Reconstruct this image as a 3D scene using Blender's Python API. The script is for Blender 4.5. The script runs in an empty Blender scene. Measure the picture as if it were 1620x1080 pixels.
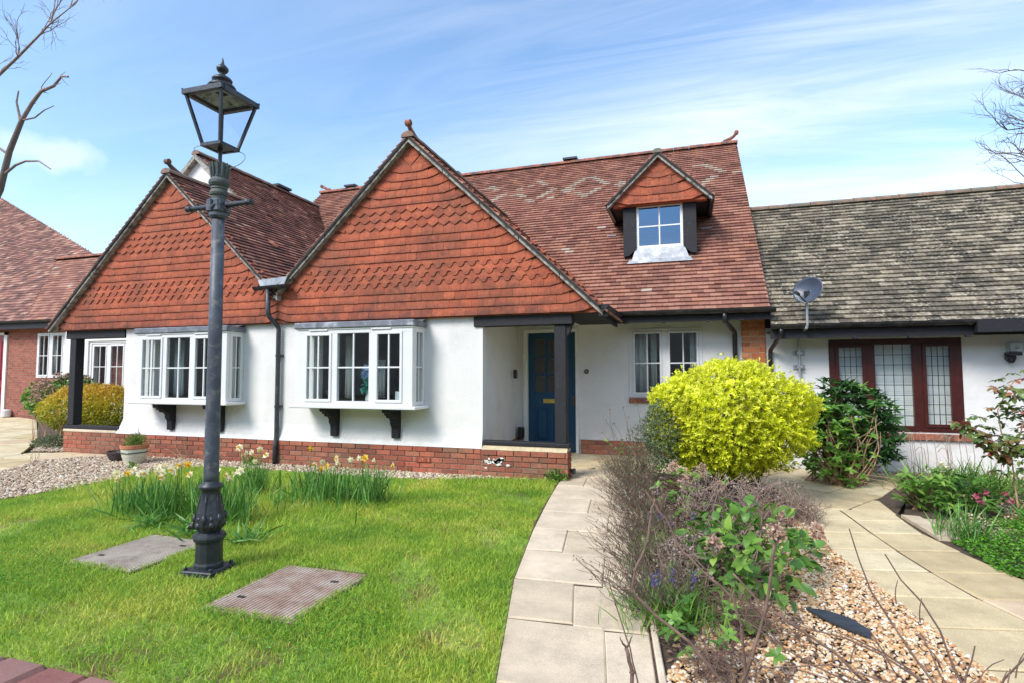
import bpy, math, random
import numpy as np
from mathutils import Vector, Matrix
random.seed(7); RNG = np.random.default_rng(11)
PI = math.pi
sc = bpy.context.scene
COL = sc.collection

# ------------------------------------------------------------------ camera, sky, sun, exposure
PITCH, YAW, ROLL, HC = .05653, .3108, -.00274, 1.35
cp, sp = math.cos(PITCH), math.sin(PITCH)
_F = Vector((-math.sin(YAW)*cp, math.cos(YAW)*cp, sp)); _R0 = Vector((math.cos(YAW), math.sin(YAW), 0))
_U0 = _R0.cross(_F)
_R = _R0*math.cos(ROLL) + _U0*math.sin(ROLL); _U = _U0*math.cos(ROLL) - _R0*math.sin(ROLL)
cam_d = bpy.data.cameras.new('camera'); cam = bpy.data.objects.new('camera', cam_d); COL.objects.link(cam)
M = Matrix((( _R.x, _U.x, -_F.x, 0), (_R.y, _U.y, -_F.y, 0), (_R.z, _U.z, -_F.z, HC), (0, 0, 0, 1)))
cam.matrix_world = M
cam_d.sensor_width = 36; cam_d.lens = 36*867.12/1620; cam_d.clip_end = 2000; cam_d.clip_start = .05
sc.camera = cam

SUN_DIR = Vector((-.36, -.62, .70)).normalized()          # towards the sun
w = bpy.data.worlds.new('World'); sc.world = w; w.use_nodes = True
nt = w.node_tree; N = nt.nodes; L = nt.links
for n in list(N): N.remove(n)
out = N.new('ShaderNodeOutputWorld'); bg = N.new('ShaderNodeBackground'); bg.inputs[1].default_value = .15
sky = N.new('ShaderNodeTexSky'); sky.sky_type = 'NISHITA'; sky.sun_disc = False
sky.sun_elevation = math.asin(SUN_DIR.z); sky.sun_rotation = math.atan2(SUN_DIR.x, SUN_DIR.y)
sky.air_density = 1.0; sky.dust_density = .6; sky.ozone_density = 2.2
tc = N.new('ShaderNodeTexCoord'); sep = N.new('ShaderNodeSeparateXYZ'); L.new(tc.outputs['Generated'], sep.inputs[0])
def mth(op, a, b=None, c=None, nodes=None, links=None):
    nodes = nodes or N; links = links or L
    m = nodes.new('ShaderNodeMath'); m.operation = op
    for i, v in enumerate((a, b, c)):
        if v is None: continue
        if isinstance(v, (int, float)): m.inputs[i].default_value = v
        else: links.new(v, m.inputs[i])
    return m.outputs[0]
zc = mth('ADD', mth('MAXIMUM', sep.outputs[2], 0), .12)
px = mth('DIVIDE', sep.outputs[0], zc); py = mth('DIVIDE', sep.outputs[1], zc)
cmb = N.new('ShaderNodeCombineXYZ'); L.new(px, cmb.inputs[0]); L.new(py, cmb.inputs[1])
mp = N.new('ShaderNodeMapping'); mp.inputs['Rotation'].default_value = (0, 0, -.62); mp.inputs['Scale'].default_value = (.16, 1.0, 1)
L.new(cmb.outputs[0], mp.inputs[0])
nz = N.new('ShaderNodeTexNoise'); nz.inputs['Scale'].default_value = 1.5; nz.inputs['Detail'].default_value = 9; nz.inputs['Roughness'].default_value = .55
nz.inputs['Distortion'].default_value = .5; L.new(mp.outputs[0], nz.inputs[0])
cr = N.new('ShaderNodeValToRGB'); cr.color_ramp.elements[0].position = .42; cr.color_ramp.elements[1].position = .60
L.new(nz.outputs[0], cr.inputs[0])
nz2 = N.new('ShaderNodeTexNoise'); nz2.inputs['Scale'].default_value = .9; nz2.inputs['Detail'].default_value = 3; L.new(cmb.outputs[0], nz2.inputs[0])
cr2 = N.new('ShaderNodeValToRGB'); cr2.color_ramp.elements[0].position = .35; cr2.color_ramp.elements[1].position = .62; L.new(nz2.outputs[0], cr2.inputs[0])
# thin cirrus lies mostly to the east (right of the view)
east = mth('ADD', mth('MULTIPLY', sep.outputs[0], 1.0), .72); east = mth('MINIMUM', mth('MAXIMUM', east, .1), 1)
low = mth('SUBTRACT', 1, mth('MULTIPLY', mth('MAXIMUM', sep.outputs[2], 0), 3.2)); low = mth('MAXIMUM', low, 0)
fac = mth('MULTIPLY', mth('MULTIPLY', cr.outputs[0], mth('ADD', mth('MULTIPLY', cr2.outputs[0], .6), .4)), east)
fac = mth('MINIMUM', mth('ADD', mth('MULTIPLY', fac, .72), mth('MULTIPLY', low, .26)), .8)
mp3 = N.new('ShaderNodeMapping'); mp3.inputs['Rotation'].default_value = (0, 0, -.75); mp3.inputs['Scale'].default_value = (.35, 1.6, 1); mp3.inputs['Location'].default_value = (3.1, 1.7, 0)
L.new(cmb.outputs[0], mp3.inputs[0]); nz3 = N.new('ShaderNodeTexNoise'); nz3.inputs['Scale'].default_value = 2.6; nz3.inputs['Detail'].default_value = 10; nz3.inputs['Roughness'].default_value = .62; nz3.inputs['Distortion'].default_value = .9; L.new(mp3.outputs[0], nz3.inputs[0])
cr3 = N.new('ShaderNodeValToRGB'); cr3.color_ramp.elements[0].position = .42; cr3.color_ramp.elements[1].position = .85; L.new(nz3.outputs[0], cr3.inputs[0])
fac = mth('MINIMUM', mth('ADD', fac, mth('MULTIPLY', cr3.outputs[0], mth('ADD', mth('MULTIPLY', east, .5), .05))), .8)
dv = N.new('ShaderNodeVectorMath'); dv.operation = 'DISTANCE'; L.new(tc.outputs['Generated'], dv.inputs[0])
CL = (_F+_R*((85-810)/867.12)+_U*((540-243)/867.12)).normalized(); dv.inputs[1].default_value = CL
spx = N.new('ShaderNodeVectorMath'); spx.operation = 'SUBTRACT'; L.new(tc.outputs['Generated'], spx.inputs[0]); spx.inputs[1].default_value = CL
sq = N.new('ShaderNodeVectorMath'); sq.operation = 'MULTIPLY'; L.new(spx.outputs[0], sq.inputs[0]); sq.inputs[1].default_value = (1, 1, 2.6)
ln = N.new('ShaderNodeVectorMath'); ln.operation = 'LENGTH'; L.new(sq.outputs[0], ln.inputs[0])
nzc = N.new('ShaderNodeTexNoise'); nzc.inputs['Scale'].default_value = 26; nzc.inputs['Detail'].default_value = 6; L.new(tc.outputs['Generated'], nzc.inputs[0])
blob = mth('ADD', mth('SUBTRACT', .075, ln.outputs['Value']), mth('MULTIPLY', mth('SUBTRACT', nzc.outputs[0], .5), .12))
blob = mth('MINIMUM', mth('MAXIMUM', mth('MULTIPLY', blob, 8), 0), .42)
fac = mth('MAXIMUM', fac, blob)
mixs = N.new('ShaderNodeMixRGB'); L.new(fac, mixs.inputs[0])
tint = N.new('ShaderNodeMixRGB'); tint.blend_type = 'MULTIPLY'; tint.inputs[0].default_value = 1; tint.inputs[2].default_value = (.92, .98, .97, 1)
L.new(sky.outputs[0], tint.inputs[1]); L.new(tint.outputs[0], mixs.inputs[1]); mixs.inputs[2].default_value = (4.0, 4.2, 4.45, 1)
L.new(mixs.outputs[0], bg.inputs[0]); L.new(bg.outputs[0], out.inputs[0])

sun_d = bpy.data.lights.new('sun', 'SUN'); sun = bpy.data.objects.new('sun', sun_d); COL.objects.link(sun)
sun_d.energy = 2.0; sun_d.angle = math.radians(24.0); sun_d.color = (1, .955, .89)
sun.rotation_euler = SUN_DIR.to_track_quat('Z', 'Y').to_euler()
sc.view_settings.view_transform = 'Standard'; sc.view_settings.look = 'None'; sc.view_settings.exposure = 1.1; sc.view_settings.gamma = 1

# ------------------------------------------------------------------ object helpers
ORG = {}
def tag(o, label=None, cat=None, group=None, kind=None):
    if label: o['label'] = label
    if cat: o['category'] = cat
    if group: o['group'] = group
    if kind: o['kind'] = kind
    return o
def thing(name, loc, label, cat, group=None, rz=0):
    o = bpy.data.objects.new(name, None); COL.objects.link(o); o.location = loc; o.rotation_euler = (0, 0, rz)
    o.empty_display_size = .2; ORG[o] = Vector(loc); return tag(o, label, cat, group)

class MB:
    def __init__(s): s.v = []; s.f = []; s.r = []; s.X = None
    def add(s, pts, faces, rnd=None):
        b = len(s.v)
        for p in pts:
            p = Vector(p); s.v.append(tuple(s.X @ p) if s.X is not None else tuple(p))
        if rnd is None: rnd = random.random()
        for f in faces: s.f.append([b+i for i in f]); s.r.append(rnd)
        return s
    def box(s, x0, x1, y0, y1, z0, z1, rnd=None, bev=0):
        if bev:
            b = bev
            pts = [(x0+b,y0,z0+b),(x1-b,y0,z0+b),(x1-b,y0,z1-b),(x0+b,y0,z1-b), (x0+b,y1,z0+b),(x1-b,y1,z0+b),(x1-b,y1,z1-b),(x0+b,y1,z1-b),
                   (x0,y0+b,z0+b),(x0,y1-b,z0+b),(x0,y1-b,z1-b),(x0,y0+b,z1-b), (x1,y0+b,z0+b),(x1,y1-b,z0+b),(x1,y1-b,z1-b),(x1,y0+b,z1-b),
                   (x0+b,y0+b,z0),(x1-b,y0+b,z0),(x1-b,y1-b,z0),(x0+b,y1-b,z0), (x0+b,y0+b,z1),(x1-b,y0+b,z1),(x1-b,y1-b,z1),(x0+b,y1-b,z1)]
            fc = [(0,1,2,3),(5,4,7,6),(9,8,11,10),(12,13,14,15),(19,18,17,16),(20,21,22,23),
                  (16,17,1,0),(3,2,21,20),(4,5,18,19),(23,22,6,7),(8,0,3,11),(1,12,15,2),(4,9,10,7),(13,5,6,14),
                  (9,19,16,8),(11,20,23,10),(17,18,13,12),(15,14,22,21),
                  (0,8,16),(1,17,12),(2,15,21),(3,20,11),(4,19,9),(5,13,18),(6,22,14),(7,10,23)]
            return s.add(pts, fc, rnd)
        return s.add([(x0,y0,z0),(x1,y0,z0),(x1,y1,z0),(x0,y1,z0),(x0,y0,z1),(x1,y0,z1),(x1,y1,z1),(x0,y1,z1)],
                     [(0,3,2,1),(4,5,6,7),(0,1,5,4),(1,2,6,5),(2,3,7,6),(3,0,4,7)], rnd)
    def prism(s, poly, d, rnd=None):
        n = len(poly); d = Vector(d); P = [Vector(p) for p in poly]
        return s.add(P+[p+d for p in P], [tuple(range(n))[::-1], tuple(range(n, 2*n))]+[(i, (i+1) % n, n+(i+1) % n, n+i) for i in range(n)], rnd)
    def tube(s, pts, rad, n=8, rnd=None, cap=True):
        P = [Vector(p) for p in pts]
        if not hasattr(rad, '__len__'): rad = [rad]*len(P)
        V = []; F = []
        ref = None
        for i, p in enumerate(P):
            t = (P[min(i+1, len(P)-1)]-P[max(i-1, 0)]).normalized()
            if ref is None:
                ref = t.orthogonal().normalized()
            a = (ref - t*ref.dot(t)).normalized(); ref = a; b = t.cross(a)
            for k in range(n):
                an = 2*PI*k/n; V.append(p+(a*math.cos(an)+b*math.sin(an))*rad[i])
        for i in range(len(P)-1):
            for k in range(n): F.append((i*n+k, i*n+(k+1) % n, (i+1)*n+(k+1) % n, (i+1)*n+k))
        if cap and n > 2:
            F.append(tuple(range(n))[::-1]); F.append(tuple(range((len(P)-1)*n, len(P)*n)))
        return s.add(V, F, rnd)
    def lathe(s, prof, c=(0,0), n=24, rnd=None, ax=None):
        V = []; F = []
        for (r, z) in prof:
            for k in range(n):
                a = 2*PI*k/n; V.append((c[0]+r*math.cos(a), c[1]+r*math.sin(a), z))
        m = len(prof)
        for i in range(m-1):
            for k in range(n): F.append((i*n+k, i*n+(k+1) % n, (i+1)*n+(k+1) % n, (i+1)*n+k))
        F.append(tuple(range(n))[::-1]); F.append(tuple(range((m-1)*n, m*n)))
        return s.add(V, F, rnd)
    def build(s, name, mat, parent=None, smooth=False, bevel=0, label=None, auto=None):
        o0 = ORG.get(parent, Vector((0, 0, 0)))
        me = bpy.data.meshes.new(name)
        vs = np.array(s.v, dtype=np.float64).reshape(-1, 3) - np.array(o0)
        me.from_pydata(vs.tolist(), [], s.f); me.update()
        a = me.attributes.new('rnd', 'FLOAT', 'FACE'); a.data.foreach_set('value', s.r)
        if smooth: me.polygons.foreach_set('use_smooth', [True]*len(me.polygons))
        me.materials.append(mat)
        o = bpy.data.objects.new(name, me); COL.objects.link(o)
        if parent is not None: o.parent = parent
        ORG[o] = o0
        if bevel:
            m = o.modifiers.new('b', 'BEVEL'); m.width = bevel; m.segments = 2; m.limit_method = 'ANGLE'
        if label: o['label'] = label
        return o

def mesh_np(name, V, F, rnd, mat, parent=None, smooth=False):
    """V (n,3) array, F (m,k) array of equal-sized faces, rnd (m,)"""
    o0 = ORG.get(parent, Vector((0, 0, 0)))
    V = np.asarray(V, dtype=np.float32) - np.array(o0, dtype=np.float32)
    me = bpy.data.meshes.new(name); k = F.shape[1]; m = F.shape[0]
    me.vertices.add(len(V)); me.vertices.foreach_set('co', V.ravel())
    me.loops.add(m*k); me.loops.foreach_set('vertex_index', F.astype(np.int32).ravel())
    me.polygons.add(m); me.polygons.foreach_set('loop_start', np.arange(0, m*k, k, dtype=np.int32))
    if smooth: me.polygons.foreach_set('use_smooth', np.ones(m, dtype=bool))
    me.update(calc_edges=True)
    a = me.attributes.new('rnd', 'FLOAT', 'FACE'); a.data.foreach_set('value', np.asarray(rnd, dtype=np.float32))
    me.materials.append(mat)
    o = bpy.data.objects.new(name, me); COL.objects.link(o)
    if parent is not None: o.parent = parent
    ORG[o] = o0
    return o
def copy_tree(o, parent=None):
    c = o.copy(); COL.objects.link(c)
    if parent is not None: c.parent = parent
    for ch in [x for x in bpy.data.objects if x.parent == o]: copy_tree(ch, c)
    return c

# ------------------------------------------------------------------ materials
def newmat(name):
    m = bpy.data.materials.new(name); m.use_nodes = True; nt = m.node_tree
    return m, nt.nodes, nt.links, nt.nodes['Principled BSDF']
def c4(c): return (c[0], c[1], c[2], 1)
def ramp(N, L, src, stops, interp='LINEAR'):
    r = N.new('ShaderNodeValToRGB'); r.color_ramp.interpolation = interp
    e = r.color_ramp.elements
    while len(e) < len(stops): e.new(.5)
    for i, (p, c) in enumerate(stops): e[i].position = p; e[i].color = c4(c) if hasattr(c, '__len__') else (c, c, c, 1)
    if src is not None: L.new(src, r.inputs[0])
    return r.outputs[0]
def noise(N, L, scale, detail=4, rough=.55, vec=None, dist=0):
    n = N.new('ShaderNodeTexNoise'); n.inputs['Scale'].default_value = scale; n.inputs['Detail'].default_value = detail
    n.inputs['Roughness'].default_value = rough; n.inputs['Distortion'].default_value = dist
    if vec is None:
        g = N.new('ShaderNodeNewGeometry'); vec = g.outputs['Position']
    L.new(vec, n.inputs['Vector']); return n.outputs[0]
def mix(N, L, f, a, b, mode='MIX'):
    m = N.new('ShaderNodeMixRGB'); m.blend_type = mode
    for i, v in enumerate((f, a, b)):
        if isinstance(v, (int, float)): m.inputs[i].default_value = v if i == 0 else (v, v, v, 1)
        elif isinstance(v, tuple): m.inputs[i].default_value = c4(v)
        else: L.new(v, m.inputs[i])
    return m.outputs[0]
def bump(N, L, b, h, strength=.3, dist=.01):
    n = N.new('ShaderNodeBump'); n.inputs['Strength'].default_value = strength; n.inputs['Distance'].default_value = dist
    L.new(h, n.inputs['Height']); L.new(n.outputs[0], b.inputs['Normal']); return n
def attr(N): 
    a = N.new('ShaderNodeAttribute'); a.attribute_name = 'rnd'; return a.outputs['Fac']

def m_plain(name, col, rough=.6, var=.12, scale=8, metal=0, bmp=.15, bscale=60, spec=.5, dirt=None):
    m, N, L, b = newmat(name)
    n = noise(N, L, scale, 5)
    lo = tuple(max(0, c*(1-var)) for c in col); hi = tuple(c*(1+var) for c in col)
    c = ramp(N, L, n, [(.3, lo), (.7, hi)])
    if dirt:
        d = ramp(N, L, noise(N, L, dirt[1], 7, .65), [(dirt[2], 0.0), (dirt[3], 1.0)])
        c = mix(N, L, d, c, dirt[0])
    L.new(c, b.inputs['Base Color']); b.inputs['Roughness'].default_value = rough; b.inputs['Metallic'].default_value = metal
    b.inputs['Specular IOR Level'].default_value = spec
    if bmp: bump(N, L, b, noise(N, L, bscale, 4), bmp, .004)
    return m

def m_tile(name, stops, dark=(.05,.035,.03), dk=(.45,.8), dkamt=.6, lich=(.5,.48,.42), lk=(.66,.75), lscale=55, mul=.25, tail=None):
    m, N, L, b = newmat(name)
    c = ramp(N, L, attr(N), stops)
    g = N.new('ShaderNodeNewGeometry')
    v = mix(N, L, 1, c, ramp(N, L, noise(N, L, 30, 5), [(.25, 1-mul), (.75, 1+mul)]), 'MULTIPLY')
    f = ramp(N, L, noise(N, L, 1.7, 6, .6), [(dk[0], 0.0), (dk[1], dkamt)])
    f2 = ramp(N, L, noise(N, L, 14, 4, .6), [(.35, .25), (.65, 1.0)])
    v = mix(N, L, mix(N, L, 1, f, f2, 'MULTIPLY'), v, dark)
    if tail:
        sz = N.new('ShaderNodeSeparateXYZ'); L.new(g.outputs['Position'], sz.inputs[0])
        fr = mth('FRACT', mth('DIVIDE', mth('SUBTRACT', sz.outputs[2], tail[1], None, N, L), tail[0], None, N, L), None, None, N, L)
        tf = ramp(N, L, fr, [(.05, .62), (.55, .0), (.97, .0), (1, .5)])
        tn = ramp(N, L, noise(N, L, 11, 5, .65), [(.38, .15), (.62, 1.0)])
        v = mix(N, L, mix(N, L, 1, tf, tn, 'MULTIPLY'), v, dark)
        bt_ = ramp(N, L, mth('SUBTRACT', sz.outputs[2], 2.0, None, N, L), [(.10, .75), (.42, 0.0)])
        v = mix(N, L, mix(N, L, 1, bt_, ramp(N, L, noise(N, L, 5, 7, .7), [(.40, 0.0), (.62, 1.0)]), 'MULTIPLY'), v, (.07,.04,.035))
        v = mix(N, L, ramp(N, L, noise(N, L, .9, 5, .6), [(.45, 0.0), (.72, .35)]), v, (.20,.085,.05))
    if lich:
        lf = ramp(N, L, noise(N, L, lscale, 3, .5), [(lk[0], 0.0), (lk[1], .85)])
        lf2 = ramp(N, L, noise(N, L, 2.6, 3), [(.4, .0), (.6, 1.0)])
        v = mix(N, L, mix(N, L, 1, lf, lf2, 'MULTIPLY'), v, lich)
    L.new(v, b.inputs['Base Color']); b.inputs['Roughness'].default_value = .85; b.inputs['Specular IOR Level'].default_value = .25
    bump(N, L, b, noise(N, L, 90, 5), .35, .004)
    return m

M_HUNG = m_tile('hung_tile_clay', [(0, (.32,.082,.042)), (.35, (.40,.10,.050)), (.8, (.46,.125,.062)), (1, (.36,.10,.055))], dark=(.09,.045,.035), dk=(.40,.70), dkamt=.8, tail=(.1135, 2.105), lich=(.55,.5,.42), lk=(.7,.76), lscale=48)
M_ROOF = m_tile('roof_tile_clay', [(0, (.19,.088,.068)), (.3, (.265,.118,.085)), (.6, (.32,.150,.108)), (.85, (.36,.185,.135)), (.955, (.40,.18,.11)), (.965, (.37,.285,.22)), (1, (.43,.35,.28))], dk=(.4,.8), dkamt=.5)
M_ROOFD = m_tile('roof_tile_brown', [(0, (.13,.07,.06)), (.4, (.24,.11,.085)), (.8, (.34,.16,.12)), (1, (.5,.3,.22))], dk=(.35,.7), dkamt=.7)
M_ROOFG = m_tile('roof_tile_grey', [(0, (.10,.088,.068)), (.5, (.20,.168,.122)), (.85, (.33,.28,.205)), (1, (.44,.38,.29))], dark=(.045,.043,.037), dk=(.32,.60), dkamt=.8, lich=(.52,.46,.36), lk=(.54,.66), lscale=26, mul=.5)
M_RIDGE = m_plain('ridge_tile_clay', (.34,.12,.075), .85, .35, 9, dirt=((.09,.07,.06), 5, .45, .62))
M_RIDGEG = m_plain('ridge_tile_weathered', (.26,.15,.10), .85, .4, 7, dirt=((.15,.14,.11), 5, .4, .6))
M_BRICK = m_tile('red_brick', [(0, (.22,.06,.04)), (.4, (.38,.10,.06)), (.8, (.44,.15,.09)), (1, (.30,.14,.09))], dark=(.15,.11,.075), dk=(.36,.62), dkamt=.8, lich=(.55,.5,.42), lk=(.68,.76), mul=.3)
M_BRICKO = m_tile('orange_brick', [(0, (.42,.13,.06)), (.5, (.52,.17,.075)), (1, (.60,.24,.12))], dark=(.25,.12,.08), dk=(.5,.8), dkamt=.4, lich=None, mul=.25)
M_MORT = m_plain('mortar', (.22,.18,.14), .95, .25, 20)
M_MORTY = m_plain('pale_mortar', (.55,.45,.30), .95, .2, 20)
M_TIMB = m_plain('black_timber', (.010,.010,.014), .7, .3, 25, bmp=.3, bscale=30, dirt=((.05,.05,.055), 18, .6, .75))
M_GUT = m_plain('black_plastic', (.016,.016,.018), .32, .2, 10, bmp=.05, dirt=((.05,.05,.05), 9, .5, .7))
M_PIPE = m_plain('grey_black_downpipe', (.035,.038,.045), .45, .3, 14, bmp=.2, dirt=((.09,.09,.10), 12, .5, .7))
M_UPVC = m_plain('white_plastic', (.70,.70,.70), .28, .03, 5, bmp=0)
M_PAINTW = m_plain('white_painted_wood', (.76,.76,.72), .45, .06, 9, bmp=.1)
M_LEAD = m_plain('lead_sheet', (.17,.18,.21), .5, .3, 7, metal=.2, bmp=.3, bscale=15, dirt=((.45,.46,.5), 6, .52, .7))
M_LEADB = m_plain('bright_lead', (.33,.35,.38), .5, .25, 9, metal=.2, bmp=.25, bscale=20, dirt=((.62,.64,.66), 8, .5, .7))
M_VERGE = m_plain('verge_mortar', (.34,.32,.285), .95, .3, 20, bmp=.5, bscale=40, dirt=((.08,.08,.07), 11, .48, .64))
M_BLUE = m_plain('blue_door_paint', (.003,.062,.135), .38, .1, 6, bmp=.05)
M_BRASS = m_plain('brass', (.75,.52,.13), .3, .1, 20, metal=.75, bmp=0)
M_DKBR = m_plain('mahogany_plastic', (.055,.010,.008), .35, .25, 10, bmp=.1)
M_RED = m_plain('red_door_paint', (.25,.01,.03), .4, .1, 5)
M_IRON = m_plain('lamp_iron_paint', (.022,.026,.034), .42, .35, 12, bmp=.4, bscale=35, dirt=((.075,.085,.085), 22, .55, .75))
M_IRONG = m_plain('grey_iron_paint', (.060,.072,.092), .5, .3, 9, bmp=.35, bscale=28, dirt=((.17,.17,.16), 16, .52, .68))
M_ROOM = m_plain('room_paint', (.55,.52,.48), .9, .05, 2, bmp=0)
M_CURT = m_plain('curtain_cloth', (.62,.66,.62), .9, .08, 3, bmp=0)
M_CURTB = m_plain('pale_blue_curtain', (.50,.62,.64), .9, .08, 3, bmp=0)
M_BLIND = m_plain('blind_slat', (.84,.85,.84), .5, .04, 3, bmp=0)
M_GALV = m_plain('galvanised_steel', (.42,.43,.44), .45, .2, 30, metal=.6, bmp=.1)
M_DISH = m_plain('dark_dish_paint', (.05,.065,.095), .35, .15, 5, bmp=0)
M_DECK = m_plain('roof_deck', (.035,.03,.028), .95, .2, 5, bmp=0)
M_SOIL = m_plain('soil', (.075,.05,.035), .95, .4, 14, bmp=.9, bscale=35)
M_BARK = m_plain('bark', (.13,.10,.085), .9, .35, 12, bmp=.4)
M_TWIG = m_plain('dry_stem', (.30,.215,.17), .9, .4, 20, bmp=0)
M_TWIGP = m_plain('purple_brown_stem', (.17,.105,.080), .85, .4, 20, bmp=0)
M_TAN = m_plain('tan_stem', (.40,.25,.15), .85, .3, 20, bmp=0)
M_COVER = m_plain('rusted_cover', (.30,.195,.145), .8, .25, 18, bmp=.6, bscale=60, dirt=((.42,.34,.28), 5, .42, .62))
M_COVERG = m_plain('grey_cover', (.33,.275,.225), .8, .25, 18, bmp=.6, bscale=60, dirt=((.44,.38,.31), 5, .42, .65))

def m_wall():
    m, N, L, b = newmat('white_render')
    g = N.new('ShaderNodeNewGeometry'); s = N.new('ShaderNodeSeparateXYZ'); L.new(g.outputs['Position'], s.inputs[0])
    def M_(op, a, bb=None, cc=None): return mth(op, a, bb, cc, N, L)
    c = ramp(N, L, noise(N, L, 1.3, 6, .6), [(.3, (.70,.69,.675)), (.7, (.755,.745,.725))])
    st = ramp(N, L, noise(N, L, 9, 6, .7), [(.62, 0.0), (.8, .35)]); c = mix(N, L, st, c, (.55,.53,.47))
    c = mix(N, L, ramp(N, L, noise(N, L, 2.7, 8, .72), [(.52, 0.0), (.72, .30)]), c, (.50,.49,.45)); dr = M_('MULTIPLY', ramp(N, L, s.outputs[2], [(.36, 1.0), (.62, 0.0)]), ramp(N, L, noise(N, L, 5, 6, .7), [(.45, 0.0), (.75, .45)])); c = mix(N, L, dr, c, (.45,.40,.32))
    L.new(c, b.inputs['Base Color']); b.inputs['Roughness'].default_value = .8; b.inputs['Specular IOR Level'].default_value = .25
    # combed herringbone panels in the wet render: diagonal ridges in upright bands
    def M_(op, a, bb=None, cc=None): return mth(op, a, bb, cc, N, L)
    X, Z = s.outputs[0], s.outputs[2]
    P = .46
    u = M_('PINGPONG', X, P/4)                       # zig
    d = M_('ADD', M_('MULTIPLY', u, 1.0), Z)
    vv = M_('SINE', M_('MULTIPLY', M_('ADD', u, M_('PINGPONG', Z, .21)), 2*PI/.036))
    band = M_('GREATER_THAN', M_('SINE', M_('MULTIPLY', X, 2*PI/1.02)), -.1)
    fade = ramp(N, L, noise(N, L, 2.1, 3), [(.38, 0.0), (.52, 1.0)])
    front = M_('MULTIPLY', M_('LESS_THAN', s.outputs[1], 6.9), M_('LESS_THAN', X, -2.66))
    h = M_('MULTIPLY', M_('MULTIPLY', M_('MULTIPLY', vv, band), fade), front)
    h2 = M_('ADD', M_('MULTIPLY', h, .5), M_('ADD', M_('MULTIPLY', noise(N, L, 45, 5), .5), M_('MULTIPLY', noise(N, L, 6, 4), 1.0)))
    bump(N, L, b, h2, .55, .008)
    return m
M_WALL = m_wall()

def m_brickwall():
    m, N, L, b = newmat('dark_red_brickwork')  # brick pattern in two dark reds, toned by noise
    g = N.new('ShaderNodeNewGeometry'); s = N.new('ShaderNodeSeparateXYZ'); L.new(g.outputs['Position'], s.inputs[0])
    c = N.new('ShaderNodeCombineXYZ'); L.new(mth('ADD', s.outputs[0], s.outputs[1], None, N, L), c.inputs[0]); L.new(s.outputs[2], c.inputs[1])
    t = N.new('ShaderNodeTexBrick'); t.inputs['Scale'].default_value = 1; t.inputs['Brick Width'].default_value = .225; t.inputs['Row Height'].default_value = .075
    t.inputs['Mortar Size'].default_value = .006; t.inputs['Color1'].default_value = (.24,.07,.045,1); t.inputs['Color2'].default_value = (.34,.11,.07,1); t.inputs['Mortar'].default_value = (.22,.18,.15,1)
    L.new(c.outputs[0], t.inputs['Vector'])
    v = mix(N, L, 1, t.outputs[0], ramp(N, L, noise(N, L, 12, 5), [(.3, .7), (.7, 1.25)]), 'MULTIPLY')
    L.new(v, b.inputs['Base Color']); b.inputs['Roughness'].default_value = .9
    bump(N, L, b, mth('SUBTRACT', 1, t.outputs['Fac'], None, N, L), .5, .006)
    return m
M_BWALL = m_brickwall()

def m_glass(name, refl=.14, tint=(.9,.95,.95), rough=.0, gcol=(1,1,1), k=.35):
    m, N, L, b = newmat(name); N.remove(b); o = N['Material Output']
    tr = N.new('ShaderNodeBsdfTransparent'); tr.inputs[0].default_value = c4(tint)
    gl = N.new('ShaderNodeBsdfGlossy'); gl.inputs['Roughness'].default_value = rough
    gl.inputs[0].default_value = c4(gcol); f = refl
    mx = N.new('ShaderNodeMixShader'); mx.inputs[0].default_value = f; L.new(tr.outputs[0], mx.inputs[1]); L.new(gl.outputs[0], mx.inputs[2])
    L.new(mx.outputs[0], o.inputs[0]); return m
M_GLASS = m_glass('window_glass', .11, (.90,.94,.93))
M_GLASSD = m_glass('dormer_glass', .26, (.5,.6,.7), 0, (.36,.55,.80))  # blue of the reflected sky is put into the gloss colour
M_GLASSL = m_glass('lantern_glass', .035, (.93,.95,.97), 0, (1,1,1), .1)

def m_leaf(name, stops, rough=.45, transl=.35, var=.2, spec=.4):
    m, N, L, b = newmat(name); o = N['Material Output']
    c = ramp(N, L, attr(N), stops)
    c = mix(N, L, 1, c, ramp(N, L, noise(N, L, 6, 3), [(.3, 1-var), (.7, 1+var)]), 'MULTIPLY')
    L.new(c, b.inputs['Base Color']); b.inputs['Roughness'].default_value = rough; b.inputs['Specular IOR Level'].default_value = spec
    t = N.new('ShaderNodeBsdfTranslucent'); L.new(c, t.inputs[0])
    mx = N.new('ShaderNodeMixShader'); mx.inputs[0].default_value = transl
    L.new(b.outputs[0], mx.inputs[1]); L.new(t.outputs[0], mx.inputs[2]); L.new(mx.outputs[0], o.inputs[0])
    return m
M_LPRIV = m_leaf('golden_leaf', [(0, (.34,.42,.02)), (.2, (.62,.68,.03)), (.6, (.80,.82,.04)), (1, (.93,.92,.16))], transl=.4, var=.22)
M_LRHOD = m_leaf('dark_glossy_leaf', [(0, (.02,.055,.015)), (.5, (.04,.11,.025)), (.8, (.08,.2,.04)), (1, (.2,.34,.07))], rough=.35, transl=.2)
M_LGREEN = m_leaf('mid_green_leaf', [(0, (.045,.12,.022)), (.5, (.11,.25,.04)), (.85, (.20,.37,.06)), (1, (.38,.52,.10))], rough=.4, transl=.3)
M_LLIME = m_leaf('fresh_green_leaf', [(0, (.08,.2,.03)), (.5, (.16,.34,.05)), (1, (.32,.5,.10))], rough=.4, transl=.4)
M_LCOVER = m_leaf('ground_cover_leaf', [(0, (.05,.17,.015)), (.5, (.10,.30,.02)), (1, (.2,.42,.04))], rough=.5, transl=.35)
M_LGREY = m_leaf('grey_green_leaf', [(0, (.08,.11,.06)), (.5, (.15,.19,.10)), (1, (.22,.28,.13))], rough=.6, transl=.25)
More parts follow.
